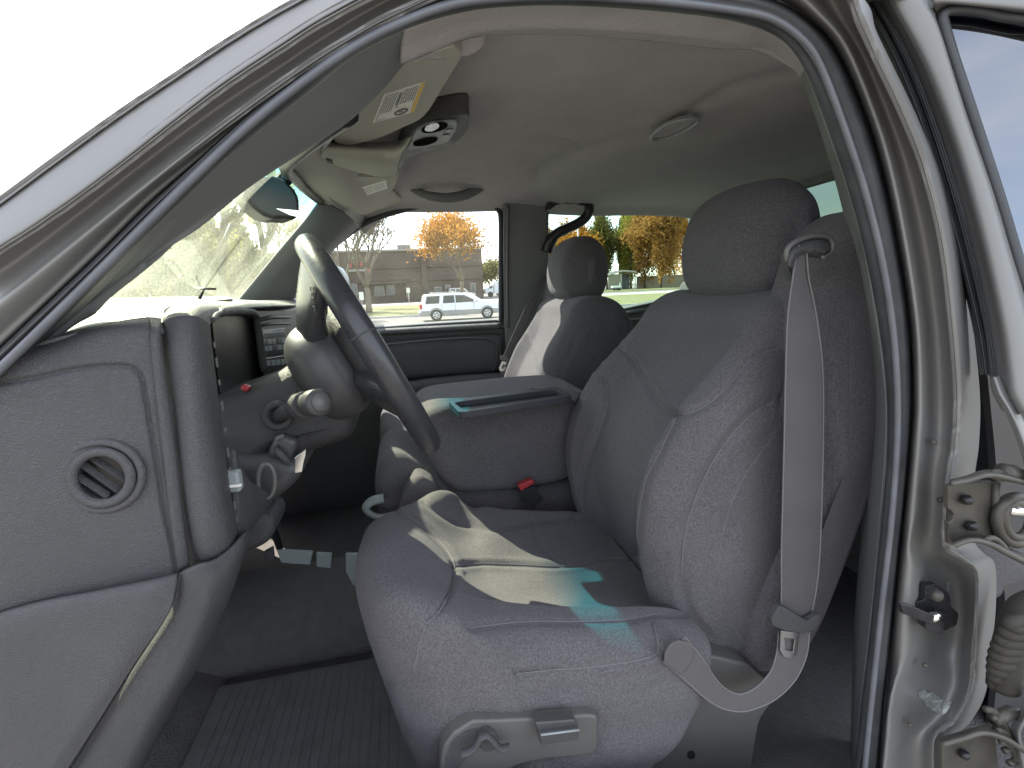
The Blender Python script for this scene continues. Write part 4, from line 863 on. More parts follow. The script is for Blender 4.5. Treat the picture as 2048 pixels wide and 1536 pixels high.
prism('guide_flap', PL(rpoly([(1574,505),(1600,492),(1604,520),(1598,555),(1585,562),(1576,535)], .25), .548), (0, .012, 0), M['plas'], gd, bevel=.002)
st = ribbon('seat_belt', PL([(1597,490),(1590,520),(1584,560),(1574,640),(1570,760),(1567,900),(1562,1100),(1562,1180),(1560,1238)], .540),
  [P(1612,490,.542), P(1613,520,.542), P(1617,560,.542), P(1633,640,.540), P(1644,740,.539), P(1645,880,.539), P(1641,1050,.540), P(1634,1160,.540), P(1616,1258,.540)], 140, M['belt'], dtw, .002)
part(st, 'grey webbing hanging down the outer side of the driver seat')
tube('belt_edge', [p+Vector((0, -.001, 0)) for p in PL([(1612,490),(1613,520),(1617,560),(1633,640),(1644,740),(1645,880),(1641,1050),(1634,1160),(1616,1258)], .5395)], .0012, M['beltedge'], st, n=6, seg=80)
tube('belt_edge', [p+Vector((0, -.001, 0)) for p in PL([(1597,490),(1590,520),(1584,560),(1574,640),(1570,760),(1567,900),(1562,1100),(1562,1180),(1560,1238)], .5395)], .0012, M['beltedge'], st, n=6, seg=80)
lapo = [P(1618,1262,.532), P(1612,1310,.527), P(1590,1358,.522), P(1552,1396,.517), P(1510,1416,.514), P(1478,1422,.513), P(1440,1414,.513), P(1408,1394,.513), P(1368,1358,.513), P(1326,1322,.514)]
lapi = [P(1556,1262,.534), P(1553,1300,.53), P(1542,1338,.524), P(1520,1366,.518), P(1496,1382,.515), P(1474,1387,.514), P(1450,1376,.514), P(1430,1356,.514), P(1404,1316,.513), P(1368,1272,.514)]
lap = ribbon('lap_strap', lapo, lapi, 110, M['belt'], st, .002)
tube('belt_edge', [p+Vector((0, -.001, 0)) for p in lapo], .0012, M['beltedge'], lap, n=6, seg=80); tube('belt_edge', [p+Vector((0, -.001, 0)) for p in lapi], .0011, M['beltedge'], lap, n=6, seg=80)
end = ribbon('strap_fold', PL([(1328,1324),(1330,1304),(1342,1286),(1358,1280)], .512), PL([(1360,1350),(1378,1330),(1388,1305),(1380,1284)], .512), 20, M['belt'], st, .002)
bh = prism('buckle_tongue', PL(rpoly([(1543,1238),(1560,1210),(1582,1222),(1616,1244),(1640,1228),(1643,1240),(1632,1258),(1610,1268),(1575,1264),(1545,1252)], .25), .526), (0, .010, 0), M['plas'], st, bevel=.002); part(bh, 'grey plastic latch plate on the driver belt')
pn = prism('steel_tongue', PL([(1562,1262),(1600,1266),(1594,1306),(1586,1318),(1568,1314),(1560,1300)], .524), (0, .002, 0), M['chrome'], bh, holes=[PL([(1569,1276),(1590,1279),(1586,1304),(1571,1300)], .524)], bevel=.0004)
# buckle with red button between the seats
bk = prism('belt_buckle', PL(rpoly([(1040,982),(1070,972),(1088,1000),(1068,1012),(1048,1000)], .15), 1.00), (.0, .02, 0), M['black'], truck, bevel=.002)
prism('red_button', PL([(1036,972),(1064,959),(1070,966),(1042,982)], .997), (0, .018, 0), M['red'], bk, bevel=.0015)
# ---- passenger seat
pc, pbk, ph_, ptw = make_seat(1.52, -1, 'grey velour passenger seat lit by the sun', False, -.055, -.012)
groove(pbk, [[(1052,655),(1062,700),(1075,745),(1092,768),(1110,766),(1122,745),(1135,712),(1150,690)], [(1172,648),(1155,668),(1147,690),(1143,710)], [(1100,770),(1085,790),(1072,812)]], 3, .004)
pst = ribbon('seat_belt', PL([(1086,548),(1068,580),(1048,620),(1025,670),(1004,718)], 1.72), PL([(1094,552),(1079,590),(1062,630),(1042,680),(1024,728)], 1.72), 50, M['belt'], ptw, .002)
part(pst, 'grey belt webbing of the passenger seat')
ribbon('lap_strap', PL([(1005,724),(998,760),(984,800)], 1.71), PL([(1026,730),(1018,765),(1004,805)], 1.71), 20, M['belt'], pst, .002)
tb = prism('buckle_tongue', PL([(1001,711),(1022,718),(1029,722),(1024,728),(1002,720)], 1.705), (0, .008, 0), M['plas_lt'], pst, bevel=.0015)
prism('steel_tongue', PL([(1004,722),(1018,726),(1008,743),(1000,742),(998,736)], 1.70), (0, .002, 0), M['chrome'], tb, holes=[PL([(1006,728),(1011,730),(1006,738),(1002,737)], 1.70)])
# ---- folded centre seat back used as armrest
AR = [(.015, -.285), (.02, -.262), (.06, -.245), (.16, -.240), (.30, -.238), (.40, -.245), (.425, -.28), (.41, -.36), (.36, -.435), (.25, -.45), (.12, -.445), (.07, -.425), (.035, -.36)]
ar = pillow('armrest_console', AR, 1.035, 1.335, .028, M['seat'], truck, nu=200, ny=50, bulge=.004, K=8); part(ar, 'folded centre seat back serving as an armrest')
groove(ar, [[(862,846),(900,826),(912,822)], [(905,812),(1140,782)], [(880,868),(1000,858),(1140,832)]], 4, .003)
tray_o = [(897,813),(1115,785),(1148,803),(918,836)]
tz = -.236
tr0 = [PZ(a, b, tz) for a, b in rpoly([(896,812),(1112,783),(1146,803),(920,838)], .12)]
tr1 = [PZ(a, b, tz) for a, b in rpoly([(908,816),(1108,789),(1132,801),(930,833)], .12)]
prism('tray_rim', tr0, (0, 0, .012), M['traypl'], ar, holes=[tr1], bevel=.0012)
prism('tray_floor', [p+Vector((0, 0, .0005)) for p in tr1], (0, 0, .001), M['traypl'], ar)
prism('armrest_hinge_cover', [PZ(a, b, -.237) for a, b in ((1060,778),(1110,774),(1160,790),(1150,806),(1113,784))], (0, 0, .004), M['plas_lt'], ar, bevel=.001)
# lower centre cushion
ccp = pillow('centre_cushion', [(-.05, -.58), (-.085, -.50), (-.088, -.41), (-.07, -.365), (-.03, -.352), (.05, -.40), (.2, -.45), (.38, -.47), (.40, -.56), (.2, -.62)], 1.075, 1.345, .035, M['seat'], truck, nu=110, ny=30, bulge=.008)
ccn = pillow('cup_bolster', [(-.035, -.50), (-.03, -.43), (.0, -.385), (.03, -.395), (.05, -.43), (.07, -.50)], 1.01, 1.09, .02, M['seat'], truck, nu=70, ny=14)
# ---- rear bench behind the driver
RB = [(.84, -.56), (.82, -.50), (.825, -.43), (.85, -.395), (.90, -.385), (1.0, -.385), (1.10, -.39), (1.12, -.5), (1.0, -.56)]
rb = pillow('rear_bench', RB, .56, 1.82, .05, M['seat'], truck, nu=110, ny=60, bulge=.01); part(rb, 'grey velour rear bench behind the front seats')
pillow('rear_backrest', [(1.03, -.44), (1.0, -.39), (1.02, -.28), (1.05, -.10), (1.06, -.02), (1.09, .0), (1.12, -.03), (1.13, -.2), (1.12, -.42)], .56, 1.82, .05, M['seat'], rb, nu=110, ny=60, bulge=.01)
# ================= driver side centre pillar, jamb and rear door
ti = [(1520,88,.60),(1580,112,.60),(1618,200,.60),(1655,310,.60),(1685,420,.60),(1710,540,.60),(1727,650,.60),(1738,760,.60),(1737,880,.60),(1728,1000,.60),(1715,1150,.60),(1706,1300,.60),(1698,1620,.60)]
tm1 = [(1560,92,.545),(1590,118,.545),(1634,210,.545),(1672,320,.545),(1702,430,.545),(1726,545,.545),(1743,655,.545),(1754,760,.545),(1753,885,.545),(1742,1010,.545),(1728,1160,.545),(1714,1320,.545),(1700,1620,.545)]
to1 = [(1585,100,.50),(1605,128,.50),(1656,270,.50),(1695,380,.50),(1725,490,.50),(1745,600,.50),(1760,700,.50),(1771,800,.50),(1770,900,.50),(1758,1050,.50),(1738,1250,.50),(1716,1450,.50),(1698,1620,.50)]
bt = sheet('centre_pillar_trim', [PL(ti), PL(tm1), PL(to1)], 110, 30, M['pillar'], truck, thick=.004); facing(bt); part(bt, 'grey-green trim on the driver side centre pillar')
tube('pillar_edge_strip', PL([(1606,98),(1640,180),(1672,262),(1705,360),(1735,480),(1757,600),(1774,720),(1781,820),(1777,930),(1762,1080),(1742,1260),(1722,1440),(1706,1600)], .485), .0035, M['rubber_lt'], truck, n=8, seg=140)
# painted jamb
J = [
 [(1440,-26,.479),(1555,0,.479),(1620,40,.479),(1670,95,.479),(1720,200,.479),(1760,320,.479),(1795,480,.479),(1820,650,.479),(1825,800,.479),(1815,950,.479),(1795,1150,.479),(1770,1400,.479),(1750,1620,.479)],
 [(1450,-40,.452),(1575,-6,.452),(1636,38,.452),(1684,95,.452),(1731,200,.452),(1770,320,.452),(1804,480,.452),(1829,650,.452),(1834,800,.452),(1824,950,.452),(1803,1150,.452),(1779,1400,.452),(1762,1620,.452)],
 [(1460,-70,.448),(1600,-20,.448),(1655,38,.448),(1700,95,.448),(1744,200,.448),(1782,320,.448),(1816,480,.448),(1841,650,.448),(1847,800,.448),(1838,950,.448),(1826,1150,.448),(1812,1400,.448),(1784,1620,.448)],
 [(1500,-90,.462),(1640,-30,.462),(1680,38,.462),(1722,110,.462),(1764,210,.462),(1803,325,.462),(1836,480,.460),(1860,650,.460),(1868,800,.460),(1862,950,.462),(1850,1150,.468),(1838,1400,.466),(1812,1620,.46)],
 [(1560,-110,.448),(1680,-30,.448),(1705,38,.448),(1735,110,.445),(1780,210,.440),(1822,330,.436),(1862,480,.432),(1893,640,.430),(1906,780,.430),(1903,920,.430),(1898,1040,.430),(1905,1120,.432),(1948,1160,.434)],
 ]
# lower half handled by rows of equal station instead: stations down the pillar
st_ = [ # flange, lip, crest, valley, face, outer edge, wrap, back  (u,v) with y
 [(1440,-60),(1450,-75),(1470,-85),(1500,-95),(1540,-110),(1580,-120),(1600,-110),(1620,-90)],
 [(1555,-4),(1570,-14),(1590,-22),(1620,-30),(1660,-30),(1690,-20),(1702,-8),(1730,0)],
 [(1620,40),(1633,36),(1648,32),(1672,32),(1700,34),(1716,38),(1724,44),(1752,60)],
 [(1670,95),(1682,93),(1696,92),(1716,98),(1738,106),(1750,112),(1760,120),(1790,140)],
 [(1720,200),(1730,200),(1742,200),(1762,206),(1786,212),(1800,218),(1810,226),(1842,250)],
 [(1760,320),(1769,320),(1781,320),(1802,324),(1828,328),(1844,332),(1854,340),(1886,360)],
 [(1795,480),(1803,480),(1814,480),(1836,480),(1864,480),(1882,482),(1890,486),(1922,500)],
 [(1820,650),(1828,650),(1839,650),(1860,648),(1886,646),(1902,646),(1910,648),(1946,655)],
 [(1825,800),(1833,800),(1845,800),(1866,798),(1894,794),(1912,790),(1920,790),(1960,790)],
 [(1821,880),(1829,880),(1842,880),(1864,882),(1892,884),(1908,886),(1916,888),(1958,888)],
 [(1815,945),(1824,945),(1838,945),(1858,948),(1882,950),(1898,950),(1905,950),(1950,950)],
 [(1807,1030),(1816,1030),(1832,1030),(1854,1034),(1878,1040),(1891,1042),(1897,1044),(1945,1046)],
 [(1800,1095),(1810,1095),(1820,1092),(1846,1098),(1874,1100),(1892,1094),(1898,1092),(1950,1085)],
 [(1796,1140),(1806,1140),(1828,1138),(1858,1134),(1896,1128),(1922,1118),(1930,1114),(1966,1105)],
 [(1790,1200),(1800,1200),(1824,1190),(1866,1176),(1920,1160),(1950,1146),(1960,1142),(1990,1130)],
 [(1784,1262),(1796,1262),(1822,1250),(1870,1236),(1926,1226),(1952,1220),(1962,1218),(1992,1212)],
 [(1778,1330),(1792,1330),(1818,1312),(1868,1306),(1920,1300),(1946,1296),(1954,1296),(1984,1290)],
 [(1772,1390),(1780,1388),(1796,1368),(1850,1362),(1912,1372),(1938,1378),(1946,1382),(1972,1384)],
 [(1768,1430),(1774,1428),(1786,1412),(1838,1420),(1884,1434),(1906,1438),(1916,1440),(1944,1440)],
 [(1762,1490),(1768,1490),(1778,1488),(1812,1486),(1848,1480),(1866,1476),(1878,1476),(1910,1480)],
 [(1756,1560),(1762,1560),(1770,1560),(1804,1556),(1842,1552),(1862,1550),(1874,1550),(1906,1550)],
 [(1748,1660),(1754,1660),(1762,1660),(1796,1660),(1834,1660),(1856,1660),(1868,1660),(1900,1660)]]
yy_ = [.479, .455, .449, .462, .452, .428, .432, .50]
def jy(k, s):
    base = yy_[s]
    if s in (3, 4) and 13 <= k <= 16: base += .022   # pocket round the striker
    if s in (3, 4) and k in (12, 17): base += .008
    if s in (3, 4) and 9 <= k <= 10: base -= .004
    return base
cols_ = [[P(u, v, jy(k, s)) for k, stn in enumerate(st_) for (u, v) in [stn[s]]] for s in range(8)]
jm = sheet('door_jamb', cols_, 220, 90, M['paint'], truck, thick=.004); facing(jm); part(jm, 'pewter painted centre pillar jamb carrying striker and hinges')
# dark hollow behind the jamb
prism('pillar_hollow', [P(1660,-30,.56), P(1700,-20,.56), P(1850,250,.56), P(1960,600,.56), P(1990,900,.56), P(2010,1200,.56), P(1960,1700,.56), P(2300,1700,.56), P(2300,900,.56), P(2200,-60,.56)], (0, .01, 0), M['plas_dk'], truck)
# scuffed bare patch in the lower pocket
def decal(o, pts, m, name, off=.0006):
    w_ = wloc(o); bv = BVHTree.FromPolygons([v.co+w_ for v in o.data.vertices], [tuple(p.vertices) for p in o.data.polygons]); P_ = []
    for a, b in pts:
        hit, nn, _, _ = bv.ray_cast(Vector((0, 0, 0)), ray(a, b).normalized())
        if hit is None: return
        P_.append(hit-hit.normalized()*off*3)
    return mesh(name, P_, [tuple(t) for t in tessellate_polygon([P_])], m, o, smooth=False)
M['scuff'] = mat('bare_scuffed_metal', (.5, .52, .5), .35, metal=.7, nscale=200, namt=.4)
decal(jm, [(1838,1383),(1848,1378),(1856,1386),(1866,1384),(1878,1394),(1886,1400),(1880,1412),(1884,1422),(1876,1428),(1864,1420),(1852,1412),(1846,1400),(1836,1394)], M['scuff'], 'paint_scuff')
decal(jm, [(1886,1418),(1896,1404),(1904,1402),(1900,1414),(1892,1426),(1884,1430)], M['scuff'], 'paint_scuff')
decal(jm, [(1892,1166),(1898,1160),(1903,1163),(1898,1172),(1900,1180),(1894,1182)], M['scuff'], 'paint_scuff')
for u, v in ((1868,884),(1880,1000),(1850,1330),(1820,1450)):
    h_ = tube('jamb_bolt', [P(u, v, .452), P(u, v, .444)], .0035, M['steel'], jm, n=6)
# striker
skp = prism('door_striker', PL(rpoly([(1852,1172),(1872,1168),(1890,1180),(1900,1190),(1902,1212),(1918,1228),(1914,1250),(1890,1262),(1868,1258),(1848,1232),(1834,1222),(1832,1204),(1850,1200)], .15), .452), (0, .008, 0), M['blacksteel'], truck, bevel=.001); part(skp, 'black steel door striker on the jamb')
prism('striker_tongue', PL([(1802,1208),(1818,1210),(1870,1232),(1866,1252),(1850,1244),(1806,1228)], .425), (0, .006, 0), M['blacksteel'], skp, bevel=.0012)
prism('striker_foot', PL([(1852,1240),(1872,1234),(1890,1246),(1886,1272),(1852,1258)], .43), (0, .012, 0), M['blacksteel'], skp, bevel=.0012)
tube('striker_bar', [P(1862,1236,.428), P(1884,1226,.445)], .0055, M['chrome'], skp, n=12)
tube('striker_screw', [P(1872,1190,.449), P(1872,1190,.453)], .008, M['steel'], skp, n=14)
# hinges
def hinge(pts_plate, dv=0):
    h = prism('door_hinge', PL(pts_plate, .412), (0, .006, 0), M['steel'], truck, bevel=.0012); return h
def bolt(u, v, par, y=.408): tube('hinge_bolt', [P(u, v, y+.006), P(u, v, y-.004)], .006, M['blacksteel'], par, n=6)
h1 = hinge([(1897,972),(1905,970),(1985,962),(1992,1010),(1990,1080),(1955,1072),(1930,1078),(1908,1092),(1899,1088),(1898,1046),(1906,1040),(1908,1030),(1903,1022),(1897,1018)]); part(h1, 'steel upper hinge of the rear door')
sheet('hinge_arm', [PL([(1903,968),(1935,960),(1972,948),(2005,950),(2060,962)], .408), PL([(1905,972),(1938,966),(1975,956),(2008,960),(2060,974)], .385)], 40, 4, M['steel'], h1, thick=.005)
sheet('hinge_arm', [PL([(1908,1090),(1940,1080),(1975,1084),(2010,1100),(2060,1122)], .408), PL([(1912,1096),(1944,1086),(1978,1094),(2012,1112),(2060,1136)], .385)], 40, 4, M['steel'], h1, thick=.005)
tube('hinge_lug', PL([(2005,944),(2030,948),(2060,956)], .40), .010, M['steel'], h1, n=12)
tube('hinge_slot', PL([(1982,948),(1998,944),(2015,954),(2000,958)], .398), .0035, M['steel'], h1, n=8, closed=True, seg=24)
tube('hinge_slot', PL([(1972,1078),(1990,1078),(2010,1098),(1992,1094)], .398), .0035, M['steel'], h1, n=8, closed=True, seg=24)
ring('hinge_roller', 2034, 1040, .405, 40, 46, .006, M['steel'], h1); ring('hinge_roller', 2034, 1040, .402, 26, 34, .005, M['steel'], h1)
tube('hinge_pin', PL([(2018,1020),(2070,1028)], .40), .006, M['chrome'], h1, n=12)
tube('hinge_edge', PL([(1992,966),(1990,1010),(1994,1060),(2010,1090)], .410), .004, M['steel'], h1, n=8)
h2 = hinge([(1884,1482),(1900,1478),(1990,1452),(2000,1560),(1890,1700),(1884,1600)]); part(h2, 'steel lower hinge of the rear door, cut by the frame')
sheet('hinge_arm', [PL([(1886,1488),(1925,1476),(1965,1462),(2010,1470),(2060,1500)], .405), PL([(1889,1494),(1930,1482),(1968,1472),(2010,1484),(2060,1515)], .382)], 40, 4, M['steel'], h2, thick=.005)
for k, (a, b) in enumerate(((1985, 1440), (1998, 1456), (2006, 1480), (2016, 1505))): tube('hinge_coil', PL([(a-14, b-22), (a+6, b-14), (a+16, b+12), (a+2, b+22)], .40-.002*k), .0042, M['steel'], h2, n=8, seg=20)
tube('hinge_lug', PL([(1985,1440),(2020,1424),(2048,1430)], .40), .008, M['steel'], h2, n=10)
bolt(1935, 1000, h1); bolt(1945, 1052, h1); bolt(1930, 1510, h2)
# ribbed rubber boot of the wiring between pillar and door
for_b = []
for k in range(9):
    t = k/8; u = 2012+30*t-14*math.sin(t*3); v = 1368-120*t
    for_b.append(ring('boot', u, v, .415-.03*t, 24-4*t, 7, .0075, M['black'], None))
ob = for_b[0]; V = []; Fc = []
for o in for_b:
    k0 = len(V); V += [v.co.copy() for v in o.data.vertices]; Fc += [tuple(i+k0 for i in p.vertices) for p in o.data.polygons]
for o in for_b: bpy.data.objects.remove(o)
V2, F2 = tube(None, PL([(2006,1374),(2012,1330),(2020,1290),(2036,1240),(2052,1215),(2090,1200)], .412), .017, None, n=16, seg=24)
k0 = len(V); V += V2; Fc += [tuple(i+k0 for i in f) for f in F2]
boot = mesh('wiring_boot', V, Fc, M['boot'], truck); part(boot, 'ribbed black rubber boot over the door wiring')
# ---- rear door, swung open: seal, painted frame, glass
def RD(u, v, t=0):   # door skin: leans towards the camera to the right
    base = {0: 1760, 150: 1838, 300: 1896, 450: 1940, 620: 1980, 750: 2004}
    ks = sorted(base); vv = min(max(v, -60), 1600)
    if vv <= 0: s = 1760+vv*.5
    elif vv >= 750: s = 2004
    else:
        for a, b in zip(ks[:-1], ks[1:]):
            if a <= vv <= b: s = base[a]+(base[b]-base[a])*(vv-a)/(b-a); break
    return P(u, v, .425-.00022*(u-s)+.00014*(750-min(vv, 900))+t)
seal = sheet('rear_door_seal', [
 [RD(*q, .030) for q in ((1660,-60),(1712,0),(1780,120),(1836,260),(1880,400),(1918,540),(1946,660),(1960,750))],
 [RD(*q, .012) for q in ((1672,-60),(1724,0),(1792,120),(1848,260),(1892,400),(1930,540),(1958,660),(1972,750))],
 [RD(*q, .016) for q in ((1684,-60),(1736,0),(1803,120),(1859,260),(1903,400),(1941,540),(1968,660),(1981,750))],
 [RD(*q, .004) for q in ((1696,-60),(1748,0),(1814,120),(1869,260),(1913,400),(1950,540),(1977,660),(1990,750))],
 [RD(*q, .008) for q in ((1706,-60),(1758,0),(1823,120),(1878,260),(1921,400),(1957,540),(1984,660),(1997,750))],
 [RD(*q, .004) for q in ((1716,-60),(1768,0),(1833,120),(1888,260),(1930,400),(1966,540),(1992,660),(2004,750))]], 120, 40, M['rubber'], truck, thick=.004); facing(seal)
part(seal, 'ribbed black seal on the front edge of the rear door')
skin_o = [(1730,-60),(1768,0),(1833,120),(1888,260),(1930,400),(1966,540),(1992,660),(2004,750),(2010,790),(2030,830),(2060,880),(2200,900)]
gl_o = [(2400,60),(2048,38),(1960,22),(1905,20),(1888,28),(1886,42),(1905,110),(1935,200),(1968,300),(2000,400),(2030,500),(2060,600),(2100,740),(2400,760)]
sk_r1 = [RD(*q) for q in skin_o[:10]]
sk_r2 = [RD(*q, -.012) for q in ((1748,-60),(1786,0),(1850,120),(1905,260),(1948,400),(1984,540),(2010,660),(2022,750),(2028,788),(2046,826))]
sk_r3 = [RD(*q, -.014) for q in ((1800,-60),(1840,0),(1874,60),(1930,240),(1976,380),(2012,510),(2042,630),(2060,740),(2066,786),(2076,826))]
sk_r4 = [RD(*q, -.004) for q in ((1868,-60),(1866,0),(1874,40),(1928,210),(1990,390),(2026,510),(2054,600),(2090,740),(2096,786),(2100,826))]
rdoor = sheet('rear_door', [[p+Vector((.01, .02, 0)) for p in sk_r1], sk_r1, sk_r2, sk_r3, sk_r4], 120, 50, M['paint'], truck, thick=.004); facing(rdoor)
part(rdoor, 'open pewter rear door reflecting the sky')
upf = sheet('door_top_frame', [[RD(*q, -.004) for q in ((1868,-60),(2048,-60),(2300,-60))], [RD(*q, -.014) for q in ((1866,-2),(1920,2),(2048,14),(2300,40))], [RD(*q, -.004) for q in ((1874,24),(1905,10),(2048,24),(2300,50))]], 50, 20, M['paint'], rdoor, thick=.004); facing(upf)
gf = tube('glass_seal', [RD(*q, -.004) for q in gl_o], .0055, M['rubber'], rdoor, n=8, closed=True, seg=200)
gp2 = [RD(*q, .002) for q in gl_o]; cen = sum(gp2, Vector())/len(gp2)
pnn = (gp2[1]-gp2[5]).cross(gp2[10]-gp2[5]).normalized()
gp2 = [p-pnn*(p-gp2[5]).dot(pnn) for p in gp2]
M['glass_r'] = mat('dark_mirror_glass', (.17, .18, .20), .03, metal=1); 
t_ = tessellate_polygon([gp2]); rg_ = mesh('door_glass', gp2, [tuple(x) for x in t_], M['glass_r'], rdoor, smooth=False); facing(rg_); part(rg_, 'rear door window mirroring the cloudy sky')
# lower door shell edge
ls_ = sheet('door_edge', [[RD(*q, .0) for q in ((1978,756),(1990,790),(2010,825),(2030,870),(2048,930),(2056,1000))], [RD(*q, -.01) for q in ((1988,754),(2000,788),(2020,822),(2040,866),(2058,926),(2066,1000))], [RD(*q, -.004) for q in ((2000,752),(2016,784),(2036,818),(2056,860),(2074,920),(2084,1000))]], 50, 16, M['paint'], rdoor, thick=.003); facing(ls_)
lw2 = sheet('door_edge', [[RD(*q, -.0) for q in ((2060,1380),(2040,1420),(2022,1450),(2020,1470),(2030,1530),(2050,1640))], [RD(*q, -.012) for q in ((2080,1385),(2054,1430),(2038,1455),(2036,1475),(2046,1535),(2066,1640))]], 40, 6, M['paint'], rdoor, thick=.003); facing(lw2)
# exterior passenger mirror seen through the door glass
pm = pillow('side_mirror', [(-.262, .045), (-.272, .08), (-.258, .105), (-.225, .108), (-.208, .09), (-.198, .06), (-.202, .025), (-.23, .02)], 2.02, 2.20, .02, M['silvpl'], truck, nu=60, ny=10); part(pm, 'passenger side door mirror housing')
# ================= outside
GZ = -2.0
def gzf(y): return -1.45 if y <= 6 else -1.45-(y-6)/9*.5 if y < 15 else -1.95-(y-15)/19*.05 if y < 34 else -2.0+(y-34)/51*.43 if y < 85 else -1.57
M['asphalt'] = mat('asphalt', (.145, .135, .12), .9, nscale=3, namt=.2, bump=.5, bscale=60, bdist=.01)
M['concrete'] = mat('pale_concrete', (.42, .40, .36), .85, nscale=2, namt=.12)
M['grass'] = mat('autumn_grass', (.14, .135, .05), .95, nscale=1.3, namt=.35)
M['brick'] = mat('red_brown_brick', (.10, .070, .062), .9, nscale=2, namt=.2)
M['brick2'] = mat('brick_course', (.09, .063, .056), .9, nscale=3, namt=.3)
M['roofg'] = mat('roof_edge_metal', (.30, .27, .25), .6)
M['wpaint'] = mat('white_car_paint', (.78, .79, .80), .25, coat=.8)
M['gcar'] = mat('grey_car_cladding', (.30, .28, .25), .45)
M['dcar'] = mat('dark_car_paint', (.03, .035, .05), .25, coat=.8)
M['cglass'] = mat('car_window_glass', (.05, .055, .06), .08, spec=.8)
M['tyre'] = mat('tyre_rubber', (.03, .03, .03), .8); M['alloy'] = mat('wheel_alloy', (.5, .5, .5), .3, metal=.9)
M['tail'] = mat('tail_lamp_red', (.5, .03, .03), .25)
M['bark'] = mat('tree_bark', (.16, .13, .105), .95, nscale=12, namt=.3)
M['bark2'] = mat('dark_bark', (.10, .085, .07), .95, nscale=12, namt=.3)
M['shedm'] = mat('weathered_timber_grey', (.30, .27, .21), .8, nscale=4, namt=.2)
M['shedr'] = mat('pale_shed_roof', (.52, .48, .44), .6)
M['pole'] = mat('grey_pole_paint', (.5, .5, .48), .5); M['signw'] = mat('white_sign_face', (.8, .8, .78), .5); M['signr'] = mat('red_sign_letters', (.35, .05, .06), .5)
M['wood'] = mat('fence_boards', (.28, .22, .15), .9, nscale=3, namt=.3)
def leafmat(name, cols, tr=.35):
    m = bpy.data.materials.new(name); m.use_nodes = True; t = m.node_tree; t.nodes.clear(); o = t.nodes.new('ShaderNodeOutputMaterial')
    d = t.nodes.new('ShaderNodeBsdfDiffuse'); l = t.nodes.new('ShaderNodeBsdfTranslucent'); x = t.nodes.new('ShaderNodeMixShader'); x.inputs[0].default_value = tr
    g = t.nodes.new('ShaderNodeTexCoord'); n = t.nodes.new('ShaderNodeTexNoise'); n.inputs['Scale'].default_value = .55; n.inputs['Detail'].default_value = 6; n.inputs['Roughness'].default_value = .7
    t.links.new(g.outputs['Object'], n.inputs['Vector']); r = t.nodes.new('ShaderNodeValToRGB')
    r.color_ramp.elements[0].position = .32; r.color_ramp.elements[0].color = (*cols[0], 1); r.color_ramp.elements[1].position = .68; r.color_ramp.elements[1].color = (*cols[-1], 1)
    if len(cols) > 2: e = r.color_ramp.elements.new(.5); e.color = (*cols[1], 1)
    t.links.new(n.outputs['Fac'], r.inputs[0]); t.links.new(r.outputs[0], d.inputs[0]); t.links.new(r.outputs[0], l.inputs[0]); t.links.new(d.outputs[0], x.inputs[1]); t.links.new(l.outputs[0], x.inputs[2]); t.links.new(x.outputs[0], o.inputs[0]); return m
M['lf_or'] = leafmat('orange_leaves', [(.30, .16, .04), (.50, .24, .045), (.58, .32, .07)])
M['lf_ye'] = leafmat('yellow_green_leaves', [(.17, .19, .05), (.34, .32, .08), (.48, .40, .10)])
M['lf_gr'] = leafmat('olive_green_leaves', [(.08, .09, .03), (.15, .145, .05), (.26, .21, .07)])
M['lf_br'] = leafmat('rust_brown_leaves', [(.18, .10, .035), (.34, .18, .06), (.42, .25, .08)])
# ground: one large sheet, dropping away past the truck; other surfaces lie on it
gy = [-400, -20, -6, 6, 15, 25, 34, 50, 66, 85, 120, 200, 900]; gx = [-700, -200, -40, -6, 0, 6, 40, 200, 700]
gz = gzf
V, Fc = grid([[Vector((x, y, gz(y))) for x in gx] for y in gy]); gr = mesh('parking_lot', V, Fc, M['asphalt'], smooth=False); facing(gr); tag(gr, kind='structure')
def flat(name, pts, z, m, h=0):
    x0_, x1_ = pts[0][0], pts[1][0]; y0_, y1_ = pts[0][1], pts[2][1]; ys_ = [y0_+(y1_-y0_)*i/12 for i in range(13)]
    ys_ = sorted(set(ys_+[q for q in (85, 120) if y0_ < q < y1_]))
    rows_ = [[Vector((x, ys_[0], gzf(ys_[0])-.2)) for x in (x0_, x1_)]]+[[Vector((x, y, gzf(y)+z)) for x in (x0_, x1_)] for y in ys_]
    V, Fc = grid(rows_); o = mesh(name, V, Fc, m, None, smooth=False); facing(o); tag(o, kind='structure'); return o
flat('lawn', [(-60, 41), (80, 41), (80, 67), (-60, 67)], .10, M['grass'])
flat('pavement', [(-60, 67.5), (80, 67.5), (80, 76), (-60, 76)], .06, M['concrete'])
flat('road', [(-60, 76.1), (200, 76.1), (200, 84), (-60, 84)], .02, M['asphalt'])
flat('lawn', [(22, 90), (160, 84.5), (160, 118), (22, 118)], .08, M['grass'])
flat('path', [(30, 119), (160, 119), (160, 128), (30, 128)], .07, M['concrete'])
kb_ = flat('kerb', [(-60, 40.7), (80, 40.7), (80, 40.95), (-60, 40.95)], .14, M['concrete'])
